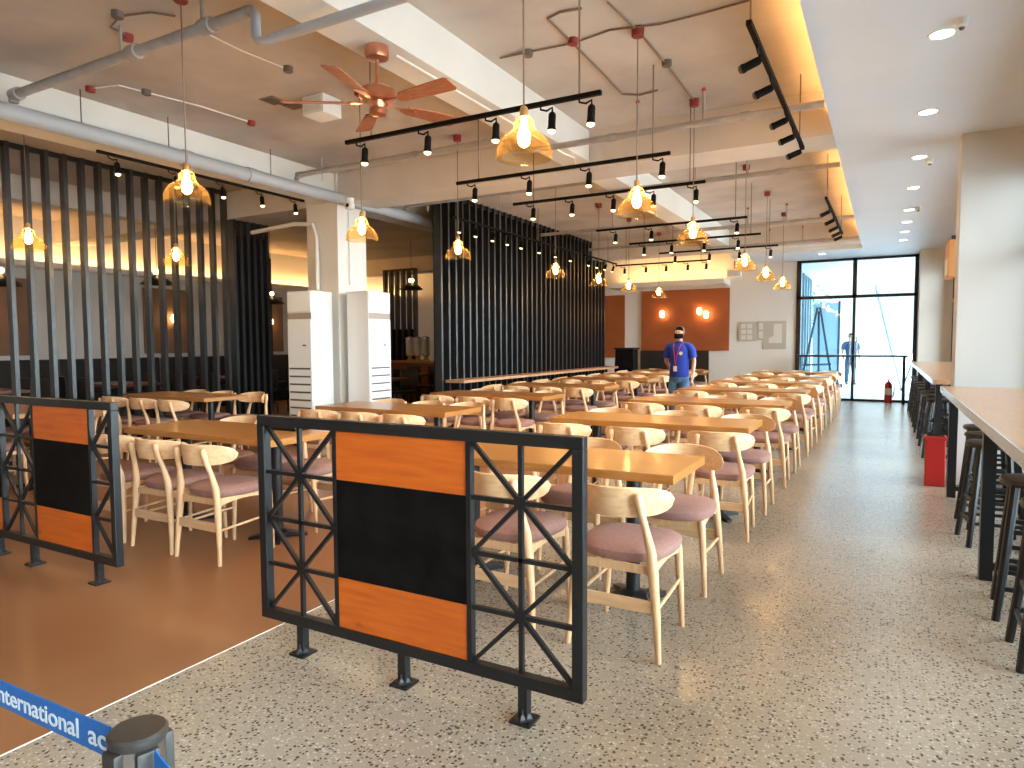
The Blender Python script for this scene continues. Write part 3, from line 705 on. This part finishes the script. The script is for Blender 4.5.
# ------------------------------------------------------------------ ceiling fan
t = thing('ceiling_fan', 'copper ceiling fan with brown wooden blades hanging below the long beam', 'fan', (-3.02, 3.60, 3.35))
B().lathe([(.035, -.085), (.075, -.075), (.082, -.05), (.078, 0)], 22).done('canopy', COPPER, t)
B().cyl((0, 0, -.26), (0, 0, -.08), .012, 10).done('downrod', COPPER, t)
B().lathe([(.03, -.25), (.085, -.262), (.118, -.285), (.124, -.33), (.105, -.352), (.06, -.36), (.05, -.40), (.058, -.415), (.056, -.44), (.02, -.455)], 26).done('motor', COPPER, t)
for k in range(5):
    a = math.radians(-4+72*k); M = Matrix.Rotation(a, 4, 'Z')
    Mt = M @ Matrix.Translation((.20, 0, -.37)) @ Matrix.Rotation(math.radians(-13), 4, 'X')
    br = B(); br.box((.07, -.014, -.372), (.20, .014, -.362), M); 
    br.poly([Mt @ Vector(p) for p in ((-.02, -.02, -.006), (.05, -.045, -.006), (.085, -.02, -.006), (.085, .02, -.006), (.05, .045, -.006), (-.02, .02, -.006))], (0, 0, .004))
    b_ = B(); b_.poly([Mt @ Vector(p) for p in ((.02, -.045, 0), (.25, -.060, 0), (.41, -.066, 0), (.43, -.05, 0), (.43, .05, 0), (.41, .066, 0), (.25, .060, 0), (.02, .045, 0))], (0, 0, .007))
    bo = b_.done('blade', BLADE, t, smooth=False); br.done('blade_bracket', COPPER, bo, smooth=False)

# ------------------------------------------------------------------ pipes, conduits, boxes
def pipe(name, lab, runs, m, cat='pipe', group=None):
    t = thing(name, lab, cat, (0, 0, 0), 0, group)
    for nm, pts, r in runs: B().tube(pts, r, 12).done(nm, m, t)
    return t
XM = -6.42
t = thing('sprinkler_main', 'thick pale grey main pipe running along the white side beam', 'pipe')
B().cyl((XM, YB, 3.31), (XM, 14.4, 3.31), .075, 18).done('run', PIPEW, t)
for y in (-1.0, 1.2, 2.4, 4.6, 5.4, 9.2, 10.1, 12.4): B().cyl((XM, y-.05, 3.31), (XM, y+.05, 3.31), .086, 18).done('coupling', PIPEW, t)
for y in (3.55, 4.4, 5.7, 8.9): B().cyl((XM, y, 3.36), (XM, y, ZC), .006, 6).done('hanger_rod', GREY, t)
for k, (y, xe) in enumerate(((3.01, -3.6), (6.1, -.3), (8.25, -.3), (11.75, -.3), (14.15, -.3))):
    zb = 3.46
    t = thing('sprinkler_branch', 'grey sprinkler branch pipe crossing the ceiling to the soffit, %s from the entrance' % ORD[k] if k else 'grey sprinkler branch pipe that steps down before the long beam', 'pipe', (0, 0, 0), 0, 'sprinkler branch pipes')
    if k == 0:
        B().tube([(XM, y, 3.40), (XM, y, 3.44), (XM+.04, y, zb), (-3.54, y, zb)], .037, 12).done('run', PIPE, t)
        B().tube([(-3.56, y, zb), (-3.52, y, zb), (-3.49, y, zb-.03), (-3.49, y, 3.29), (-3.46, y, 3.26), (-3.41, y, 3.25), (-.5, y, 3.25)], .030, 12).done('drop', PIPEW, t)
        for x in (XM+.05, -4.75, -3.95): B().cyl((x-.05, y, zb), (x+.05, y, zb), .052, 12).done('coupling', PIPE, t)
        for x in (-4.9, -4.0): B().cyl((x, y, zb), (x, y, ZC), .012, 6).done('hanger_rod', PIPE, t)
    else:
        # branch pipes pass just under the long beam
        zb2 = 3.46 if False else 3.30
        B().tube(([(XM, y, 3.40), (XM, y, 3.43), (XM+.04, y, zb)] if k < 3 else [(-5.87, y, zb)]) + [(-3.5, y, zb), (-3.42, y, zb-.04), (-3.38, y, zb2+.03), (-3.32, y, zb2), (-.485, y, zb2)], .030, 12).done('run', PIPE, t)
        for x in ((XM+.05, -4.6) if k < 3 else (-4.6,)): B().cyl((x-.04, y, zb), (x+.04, y, zb), .038, 12).done('coupling', PIPE, t)
        for x in (-2.3, -1.1): B().cyl((x-.04, y, zb2), (x+.04, y, zb2), .038, 12).done('coupling', PIPE, t)
        for x in ((-6.0, -4.4) if k < 3 else (-4.4,)): B().cyl((x, y, zb), (x, y, zb+.16), .014, 8).done('riser', PIPE, t)
        for x in (-2.05, -1.45): B().cyl((x, y, zb2), (x, y, zb2+.27), .014, 8).done('riser', PIPE, t); B().lathe([(.018, .27), (.022, .285), (.012, .30)], 8, (x, y, zb2)).done('sprinkler_tip', RED, t)
        if k < 3: B().cyl((-6.0, y, zb-.12), (-6.0, y, zb), .012, 8).done('stub', PIPE, t)

def conduit(lab, pts, m, r=.011, boxes=(), cat='conduit'):
    t = thing('ceiling_conduit', lab, cat)
    B().tube(pts, r*.75, 8).done('tube', m, t)
    for p, mm in boxes: B().lathe([(.036, -.045), (.040, -.04), (.040, 0)], 14, p).done('junction_box', mm, t)
    return t
zc = ZC - .012
def zz(*a): return [Zp(x, y, zc) for x, y in a]
def low(p): v = p.copy(); v.z = ZC; return v
conduit('white conduit with red junction boxes along the ceiling above the white side beam', zz((92, 88), (118, 85), (200, 106), (250, 122)), COND, .010, [(low(Zp(90, 88, zc)), REDB), (low(Zp(251, 122, zc)), REDB), (low(Zp(146, 91, zc)), DARKB)])
conduit('short curled conduit with a red box at the top of the first middle pendant', zz((125, 34), (110, 27), (120, 16), (150, 12), (175, 16)), CONDB, .010, [(low(Zp(127, 36, zc)), REDB), (low(Zp(117, 13, zc)), DARKB)])
conduit('pale conduit crossing the ceiling beyond the first branch pipe', zz((200, 30), (240, 50), (290, 70)), COND, .008, [(low(Zp(288, 68, zc)), DARKB)])
conduit('brown conduit looping over the first track to a red box', [Zp(582, 80, zc-.0)]*0 + zz((582, 8), (560, 12), (548, 18), (570, 40), (600, 70), (622, 94), (640, 95), (658, 90)), CONDB, .012, [(low(Zp(573, 40, zc)), REDB)])
conduit('brown conduit joining the aisle bank pendant boxes', zz((608, 2), (636, 28), (665, 62), (695, 101)), CONDB, .010, [(low(Zp(667, 62, zc)), DARKB)])
conduit('long brown conduit crossing the ceiling beside the first aisle pendant box', zz((500, 58), (528, 52), (573, 43), (610, 30), (660, 24), (700, 14), (750, 0)), CONDB, .010, [(low(Zp(528, 52, zc)), DARKB)])
b_ = 3.35 - .008
conduit('white conduit running along the underside of the long beam', [Vector((-2.98, 3.75, b_)), Vector((-2.98, 5.0, b_)), Vector((-2.98, 6.5, b_)), Vector((-2.95, 6.7, b_)), Vector((-2.95, 6.75, b_-.1))], COND, .013)
conduit('white conduit running down the face of the column', [Vector((-6.53, 7.14, 2.2)), Vector((-6.535, 7.14, 3.2))], COND, .014)
conduit('white bundled conduit bending down the column from the side hall', [Vector((-8.2, 6.9, 3.02)), Vector((-7.3, 6.87, 3.06)), Vector((-6.95, 6.87, 3.02)), Vector((-6.88, 6.87, 2.85)), Vector((-6.88, 6.87, 2.12))], COND, .04)
# camera, duct box, junction
t = thing('security_camera', 'white dome-eyed security camera mounted on the main pipe near the column', 'camera', (-6.16, 6.75, 3.22))
B().lathe([(.055, 0), (.06, .01), (.06, .05)], 16).done('mount', ACW, t); B().lathe([(.02, -.10), (.06, -.085), (.07, -.04), (.055, 0)], 18).done('housing', ACW, t)
B().lathe([(.022, -.012), (.026, 0), (.012, .01)], 14, M=Matrix.Translation((.02, -.068, -.05)) @ Matrix.Rotation(PI/2, 4, 'X')).done('lens', BLACK, t)
t = thing('ceiling_duct_box', 'white metal box fixed to the ceiling behind the copper fan', 'duct box', (-4.70, 4.80, ZC))
B().box((-.13, -.12, -.17), (.13, .12, 0)).done('box', ACW, t, bevel=.004, smooth=False); B().box((-.11, -.124, -.15), (.11, -.12, -.02)).done('cover', PAPER, t, smooth=False)
for k, (px, py) in enumerate(((273, 100), (293, 105))):
    p = Zp(px, py, ZC); t = thing('ceiling_hatch', 'dark square opening in the ceiling by the white box, %s of two' % ORD[k], 'ceiling opening', (p.x, p.y, ZC))
    B().box((-.09, -.09, -.006), (.09, .09, 0)).done('rim', CONDB, t, smooth=False); B().box((-.07, -.07, -.012), (.07, .07, -.006)).done('plate', DARKB, t, smooth=False)
t = thing('hanging_light_box', 'white emergency light box under the far ledge beside the terracotta panel', 'light box', (-3.18, 16.6, 2.93))
B().box((-.16, -.06, 0), (.16, .06, .16)).done('housing', ACW, t, bevel=.01, smooth=False); B().box((-.13, -.07, .02), (.13, -.06, .12)).done('lens', PAPER, t, smooth=False); B().cyl((0, 0, .15), (0, 0, ZS-2.93), .01, 8).done('stem', BLACK, t)

# ------------------------------------------------------------------ side hall furniture
def make_dark_table():
    t = thing('cafe_table', '', 'table')
    B().box((-.6, -.4, .71), (.6, .4, .75)).done('tabletop', DWOOD, t, bevel=.004, smooth=False); B().cyl((0, 0, .02), (0, 0, .71), .04, 12).done('pedestal', BLACK, t); B().lathe([(.24, 0), (.24, .012), (.06, .035)], 20).done('base', BLACK, t)
    return t
def make_dark_chair():
    t = thing('cafe_chair', '', 'chair')
    B().box((-.21, -.21, .43), (.21, .21, .48), bev=.012).done('seat', LEATHER, t)
    B().poly([(-.20, -.20, .55), (.20, -.20, .55), (.20, -.225, .88), (-.20, -.225, .88)], (0, .03, 0)).done('backrest', LEATHER, t, bevel=.008, smooth=False)
    for x in (-.18, .18):
        B().tube([(x, -.19, 0), (x, -.19, .45), (x, -.21, .86)], .014, 8).done('leg', BLACK, t); B().cyl((x, .18, 0), (x, .18, .43), .014, 8).done('leg', BLACK, t)
    return t
ct, cc = make_dark_table(), make_dark_chair()
spots = [(-11.2, 4.6), (-11.2, 6.6), (-11.2, 8.8), (-10.3, 10.6), (-8.9, 11.3), (-11.9, 15.4), (-8.3, 9.6), (-7.6, 11.9)]
for i, (x, y) in enumerate(spots):
    lab = 'dark wood cafe table in the side hall, %s from the entrance' % ORD[i]
    if i == 0: ct.location = (x, y, 0); ct['label'] = lab; ct['group'] = 'dark tables in the side hall'; KIDS[ct.name] = list(ct.children)
    else: dup(ct, (x, y, 0), 0, lab, 'dark tables in the side hall')
    for j, (dx, dy, rz, w_) in enumerate(((-.3, -.55, 0, 'near side, wall end'), (.3, -.55, 0, 'near side, screen end'), (-.3, .55, PI, 'far side, wall end'), (.3, .55, PI, 'far side, screen end'))):
        lab = 'dark padded cafe chair at the %s side hall table, %s' % (ORD[i], w_)
        if i == 0 and j == 0: cc.location = (x+dx, y+dy, 0); cc['label'] = lab; cc['group'] = 'dark chairs in the side hall'; KIDS[cc.name] = list(cc.children)
        else: dup(cc, (x+dx, y+dy, 0), rz, lab, 'dark chairs in the side hall')
for k in range(6):
    y = 3.6 + k*2.1
    t = thing('booth_bench', 'dark padded booth bench against the side hall wall, %s from the entrance' % ORD[k], 'bench', (XL+.06, y, 0), 0, 'booth benches along the side hall wall')
    B().box((0, -1.0, .08), (.55, 1.0, .46)).done('seat', LEATHER, t, bevel=.03, smooth=False); B().box((0, -1.0, .46), (.16, 1.0, 1.12)).done('backrest', LEATHER, t, bevel=.03, smooth=False)
    B().box((.02, -.98, 0), (.5, .98, .08)).done('plinth', BLACK, t, smooth=False)
t = thing('buffet_counter', 'wooden buffet counter with drinks dispensers deep in the side hall', 'counter', (-9.85, 13.0, 0))
B().box((-.9, -.3, 0), (.9, .3, .92)).done('body', DWOOD, t, smooth=False); B().box((-.95, -.35, .92), (.95, .35, .97)).done('counter_top', COUNTER, t, bevel=.004, smooth=False)
DGL = mat('pale_dispenser_jar', (.72, .74, .74), .2)
for k in range(3):
    t = thing('drink_dispenser', 'clear cylinder drinks dispenser with gold foot on the buffet counter, %s of three' % ORD[k], 'dispenser', (-10.0+k*.24, 12.95, .97), 0, 'drinks dispensers on the buffet counter')
    B().lathe([(.10, 0), (.10, .02), (.05, .05), (.05, .10), (.09, .13)], 16).done('foot', BRASS, t); B().lathe([(.085, .13), (.095, .14), (.095, .52), (.085, .53)], 18).done('jar', DGL, t); B().lathe([(.098, .53), (.098, .56), (.03, .59)], 16).done('lid', CHROME, t)
    B().cyl((0, -.15, .16), (0, -.08, .16), .012, 8).done('tap', BRASS, t)
d2 = struct(B().box((-12.42, YW-.05, 0), (-11.72, YW+.0, 2.05)).done('door_2', DRED, smooth=False))
sbox('trim_2', (-11.72, YW-.06, 0), (-11.35, YW, 2.05), WHITE)
t = thing('black_tray', 'small black tray lying on the first middle bank table', 'tray', (-3.80, 3.5, .75))
B().box((-.12, -.08, 0), (.12, .08, .012)).done('bottom', BLACKP, t, bevel=.003, smooth=False); B().box((-.12, -.08, .012), (.12, -.07, .03)).box((-.12, .07, .012), (.12, .08, .03)).box((-.12, -.07, .012), (-.11, .07, .03)).box((.11, -.07, .012), (.12, .07, .03)).done('rim', BLACK, t, smooth=False)

# ------------------------------------------------------------------ people
def skin_mesh(name, chains, m, parent, sub=2):
    vs, es, rs, idx = [], [], [], {}
    for ch in chains:
        prev = None
        for p, r in ch:
            key = tuple(round(c, 4) for c in p)
            if key not in idx: idx[key] = len(vs); vs.append(p); rs.append(r)
            i = idx[key]
            if prev is not None and prev != i: es.append((prev, i))
            prev = i
    me = bpy.data.meshes.new(name); me.from_pydata(vs, es, []); me.materials.append(m)
    o = bpy.data.objects.new(name, me); C.objects.link(o); o.parent = parent
    md = o.modifiers.new('skin', 'SKIN'); md.use_smooth_shade = True
    for i, r in enumerate(rs):
        rr = r if isinstance(r, tuple) else (r, r); me.skin_vertices[0].data[i].radius = rr
    for i in range(len(vs)): me.skin_vertices[0].data[i].use_root = (i == 0)
    sb = o.modifiers.new('sub', 'SUBSURF'); sb.levels = sub; sb.render_levels = sub
    return o
def person(lab, loc, rz, shirt, trousers, hair, mask=True, badge=True, sc=1.0):
    t = thing('person', lab, 'person', loc, rz); t.scale = (sc,)*3
    # faces -y locally; 1.70 tall
    pel = (0, 0, .93)
    hands = {}
    chains = [[(pel, .10), ((0, .005, 1.05), .115), ((0, .01, 1.22), .12), ((0, .015, 1.34), .098), ((0, .01, 1.43), .058), ((0, 0, 1.50), .052), ((0, -.012, 1.56), .066), ((0, -.02, 1.62), .078), ((0, -.012, 1.675), .060)]]
    for s in (-1, 1):
        chains.append([(pel, .10), ((s*.095, 0, .86), .088), ((s*.10, -.01, .50), .058), ((s*.105, .02, .30), .050), ((s*.11, .02, .09), .036), ((s*.12, -.05, .04), .036), ((s*.125, -.14, .03), .028)])
        elb = (s*.255, .03, 1.13); wr = (s*.265, -.05, .90) if s > 0 else (s*.20, .15, .95)
        chains.append([((0, .015, 1.34), .098), ((s*.14, .015, 1.375), .046), ((s*.20, .015, 1.345), .046), (elb, .040), (wr, .027)])
        d = (Vector(wr)-Vector(elb)).normalized(); palm = Vector(wr)+d*.055
        chains.append([(wr, .027), (tuple(palm), .032)])
        for k in range(4):
            off = Vector((0, (k-1.5)*.019, 0)) if s > 0 else Vector(((k-1.5)*.019, 0, 0))
            a = palm+off*.9+d*.028; ln = (.030, .036, .034, .026)[k]
            b = a+d*ln+Vector((-s*.006, 0, 0)); c = b+d*ln*.7+Vector((-s*.014, 0, 0))
            chains.append([(tuple(palm), .032), (tuple(a), .0095), (tuple(b), .0085), (tuple(c), .0075)])
        th = Vector(wr)+d*.02+(Vector((-s*.012, -.032, 0)) if s > 0 else Vector((.035, -.012, 0)))
        chains.append([(wr, .027), (tuple(th), .011), (tuple(th+d*.03), .0095), (tuple(th+d*.052), .008)])
    skin_mesh('body', chains, SKIN, t)
    # nose and ears are modelled onto small meshes of the head
    B().tube([(0, -.085, 1.625), (0, -.102, 1.60), (0, -.098, 1.592)], [.008, .013, .010], 8).done('nose', SKIN, t)
    for s in (-1, 1):
        B().tube([(s*.070, -.008, 1.64), (s*.078, 0, 1.62), (s*.070, -.004, 1.585)], [.008, .013, .007], 8, ).done('ear', SKIN, t)
        B().lathe([(.003, -.008), (.010, -.004), (.010, .004), (.003, .008)], 10, (s*.028, -.083, 1.628)).done('eye', BLACKP, t)
    def shell(rings, n=20):
        g = B(); rs = []
        for cx_, cy_, z, a, b in rings: rs.append([g.bm.verts.new((cx_+math.cos(2*PI*k/n)*a, cy_+math.sin(2*PI*k/n)*b, z)) for k in range(n)])
        for p, q in zip(rs, rs[1:]):
            for k in range(n): g.bm.faces.new((p[k], p[(k+1) % n], q[(k+1) % n], q[k]))
        g.bm.faces.new(rs[0][::-1]); g.bm.faces.new(rs[-1]); return g
    so_ = shell([(0, 0, .86, .170, .130), (0, 0, .95, .168, .130), (0, .005, 1.05, .162, .130), (0, .01, 1.20, .170, .140), (0, .012, 1.32, .185, .138), (0, .014, 1.385, .175, .118), (0, .014, 1.425, .125, .095), (0, .012, 1.455, .078, .074), (0, .006, 1.475, .068, .068)]).done('polo_shirt', shirt, t)
    for s in (-1, 1): B().tube([(s*.05, .014, 1.415), (s*.12, .014, 1.392), (s*.175, .016, 1.372), (s*.213, .02, 1.32), (s*.238, .024, 1.19)], [.040, .072, .074, .070, .066], 14).done('sleeve', shirt, so_)
    to_ = shell([(0, 0, .76, .135, .105), (0, 0, .82, .160, .118), (0, 0, .90, .160, .120), (0, 0, .99, .150, .118)]).done('trousers', trousers, t)
    for s in (-1, 1): B().tube([(s*.085, 0, .86), (s*.092, -.002, .74), (s*.10, -.01, .50), (s*.105, .02, .30), (s*.11, .02, .075)], [.088, .094, .076, .068, .064], 14).done('trouser_leg', trousers, to_)
    for s in (-1, 1):
        B().tube([(s*.11, .07, .035), (s*.115, 0, .045), (s*.123, -.09, .038), (s*.127, -.17, .028)], [.036, .046, .044, .026], 10).done('shoe', RUBBER, t)
    hb = B().lathe([(.066, -.055), (.080, -.025), (.084, .015), (.074, .064), (.050, .088), (.015, .097)], 20, (0, .002, 1.642))
    for v in hb.bm.verts: v.co.y *= 1.07
    bmesh.ops.delete(hb.bm, geom=[f_ for f_ in hb.bm.faces if (f_.calc_center_median().y < -.012 and f_.calc_center_median().z < 1.722) or len(f_.verts) > 8 and f_.calc_center_median().z < 1.65], context='FACES')
    ho = hb.done('hair', hair, t); sd = ho.modifiers.new('thick', 'SOLIDIFY'); sd.thickness = .006
    if mask:
        mk = B(); n = 12; rows = []
        for i in range(n+1):
            a = -1.25+2.5*i/n; r = .090; z = 1.0-.25*abs(a)/1.25
            rows.append([mk.bm.verts.new((math.sin(a)*r*.95, -math.cos(a)*(r+.018*math.cos(a)**4)-.012, zz_)) for zz_ in (1.522, 1.565, 1.606)])
        for a, b in zip(rows, rows[1:]):
            for k in range(2): mk.bm.faces.new((a[k], a[k+1], b[k+1], b[k]))
        mo = mk.done('face_mask', BLACKP, t); sd = mo.modifiers.new('thick', 'SOLIDIFY'); sd.thickness = .004
    if badge:
        B().tube([(-.07, -.06, 1.44), (-.055, -.125, 1.36), (-.03, -.148, 1.22), (-.01, -.142, 1.05)], .006, 6).tube([(.07, -.06, 1.44), (.05, -.125, 1.36), (.015, -.148, 1.22), (-.01, -.142, 1.05)], .006, 6).done('lanyard', RED, t)
        B().box((-.045, -.152, .96), (.02, -.146, 1.05)).done('id_card', PAPER, t, bevel=.003, smooth=False)
        B().lathe([(.001, 0), (.032, 0), (.032, .004)], 14, M=Matrix.Translation((.085, -.143, 1.27)) @ Matrix.Rotation(PI/2, 4, 'X')).done('round_patch', PAPER, t)
    return t
person('person in a blue polo shirt, jeans, black face mask and lanyard standing between tables', (-2.95, 10.95, 0), -.12, BLUE, JEANS, HAIR, sc=.945)
person('person in dark blue clothes outside beyond the glass doors', (-.98, 24.2, 0), .3, SILH, SILH, HAIR, mask=False, badge=False, sc=.95)

# ------------------------------------------------------------------ outside the glass
sbox('ground_outside', (-60, YW+.2, -.15), (60, 90, -.02), PAVE)
sbox('ground_outside_side', (XR+.2, -40, -.15), (60, YW+.2, -.02), PAVE)
sbox('ceiling_outside', (-3.2, YW+.2, 3.45), (3.5, 25.5, 3.6), SOFF)
sbox('wall_outside', (-2.75, YW+.2, -.02), (-2.5, 25.5, 3.45), mat('grey_blue_wall', (.30, .38, .42), .6))
t = thing('slat_screen', 'pale blue-grey slats outside along the covered walk', 'screen')
s = B()
for k in range(9): s.box((-2.28, 18.3+k*.75, 0), (-2.18, 18.45+k*.75, 3.44))
s.done('slats', mat('blue_grey_slats', (.16, .24, .28), .6), t, smooth=False)
t = thing('easel', 'tall dark A-frame easel standing outside the glass doors', 'easel', (-1.60, 19.8, 0))
for a, b in (((-.45, 0, 0), (-.03, .1, 2.3)), ((.42, 0, 0), (.03, .1, 2.3)), ((0, .55, 0), (0, .12, 2.2))): B().bar(a, b, .05, .05).done('leg', SILH, t, smooth=False)
B().bar((-.36, -.02, .75), (.34, -.02, .78), .06, .05).done('cross_bar', SILH, t, smooth=False)
t = thing('leaning_pole', 'long pale blue pole leaning outside beyond the glass doors', 'pole', (0, 0, 0))
B().cyl((.42, 22.0, 0), (-.30, 22.4, 3.0), .03, 10).done('pole', TEAL, t); B().lathe([(.034, -.02), (.034, .05)], 10, (.42, 22.0, 0)).done('end_cap', SILH, t)
t = thing('leaning_pole', 'short thin pole outside crossing the long pale blue pole', 'pole', (0, 0, 0))
B().cyl((.43, 21.8, .02), (.80, 21.9, 1.3), .022, 10).done('pole', SILH, t); B().lathe([(.026, -.02), (.026, .05)], 10, (.43, 21.8, .02)).done('end_cap', SILH, t)
t = thing('banner_stand', 'tall pale teal banner stand outside beside the easel', 'banner', (-1.62, 22.6, 0))
B().box((-.35, 0, .1), (.35, .02, 2.55)).done('banner', TEAL, t, smooth=False); B().box((-.5, -.1, 0), (.5, .12, .1)).done('base', SILH, t, smooth=False); B().box((.34, -.01, .1), (.40, .03, 2.6)).done('pole', SILH, t, smooth=False)
t = thing('door_leaf', 'pale blue open door leaf outside at the edge of the glass doors', 'door', (.72, 20.5, 0))
B().box((-.02, -.5, 0), (.03, .5, 2.55)).done('leaf', mat('pale_blue_leaf', (.45, .58, .66), .5), t, bevel=.004, smooth=False); B().cyl((-.05, -.4, .95), (-.05, -.4, 1.15), .012, 8).done('handle', CHROME, t)
def bush(x, y, h, r, lab):
    t = thing('tree', lab, 'tree', (x, y, 0)); B().tube([(0, 0, 0), (.05, 0, h*.4), (0, .05, h*.7)], [.09, .07, .04], 8).done('trunk', CONDB, t)
    g = B(); rr = random.Random(int(x*10))
    for k in range(520):
        a = rr.uniform(0, 2*PI); q = rr.uniform(-1, 1); rad = r*rr.uniform(.4, 1); c = Vector((math.cos(a)*math.sqrt(1-q*q)*rad, math.sin(a)*math.sqrt(1-q*q)*rad, h*.72+q*rad*.9))
        u = Vector((rr.uniform(-1, 1), rr.uniform(-1, 1), rr.uniform(-.6, .6))).normalized()*.13; v = u.cross(Vector((rr.uniform(-1, 1), rr.uniform(-1, 1), 1))).normalized()*.06
        vs = [g.bm.verts.new(c+e) for e in (-u, v, u, -v)]; g.bm.faces.new(vs)
    g.done('foliage', LEAF, t, smooth=False)
bush(-3.2, 29, 3.6, 1.5, 'leafy tree beyond the covered walk, nearer the end wall side')
bush(-6.5, 33, 4.4, 1.9, 'leafy tree beyond the covered walk, farther back')

# ------------------------------------------------------------------ light, camera, colour
SKY_END, SKY_SIDE = 2.3, 17.0
W = bpy.data.worlds.new('World'); S.world = W; W.use_nodes = True
nt = W.node_tree; bg = nt.nodes['Background']
tc = nt.nodes.new('ShaderNodeTexCoord'); dp = nt.nodes.new('ShaderNodeVectorMath'); dp.operation = 'DOT_PRODUCT'; dp.inputs[1].default_value = (.8, 0, .6)
nt.links.new(tc.outputs['Generated'], dp.inputs[0])
mr = nt.nodes.new('ShaderNodeMapRange'); mr.interpolation_type = 'SMOOTHSTEP'; mr.inputs[1].default_value = .05; mr.inputs[2].default_value = .6; mr.inputs[3].default_value = SKY_END; mr.inputs[4].default_value = SKY_SIDE
nt.links.new(dp.outputs['Value'], mr.inputs[0]); nt.links.new(mr.outputs[0], bg.inputs[1])
bg.inputs[0].default_value = (.87, .95, 1.0, 1)
def portal(loc, rot, sx, sy):
    ld = bpy.data.lights.new('window_daylight', 'AREA'); ld.shape = 'RECTANGLE'; ld.size = sx; ld.size_y = sy; ld.cycles.is_portal = True
    o = bpy.data.objects.new('window_daylight', ld); C.objects.link(o); o.location = loc; o.rotation_euler = rot
portal((XR+.12, 2.7, 1.53), (0, PI/2, 0), 2.85, 9.8); portal((XR+.12, 12.27, 1.53), (0, PI/2, 0), 2.85, 8.6); portal((-.65, YW+.12, 1.66), (-PI/2, 0, 0), 2.5, 3.3)
cam = bpy.data.cameras.new('camera'); co = bpy.data.objects.new('camera', cam); C.objects.link(co)
cam.sensor_width = 36; cam.lens = F/1024*36; cam.clip_start = .05
M = Matrix.Identity(4)
x = RX.normalized(); z = (-RZ).normalized(); y = z.cross(x).normalized(); x = y.cross(z)
for i in range(3): M[i][0], M[i][1], M[i][2], M[i][3] = x[i], y[i], z[i], EYE[i]
co.matrix_world = M; S.camera = co
S.view_settings.view_transform = 'Standard'; S.view_settings.look = 'None'; S.view_settings.gamma = 1; S.view_settings.use_curve_mapping = False
S.view_settings.exposure = 0.4
S.cycles.use_denoising = True; S.cycles.max_bounces = 10; S.cycles.diffuse_bounces = 5; S.cycles.transparent_max_bounces = 24; S.cycles.sample_clamp_indirect = 6; S.cycles.caustics_reflective = False; S.cycles.caustics_refractive = False
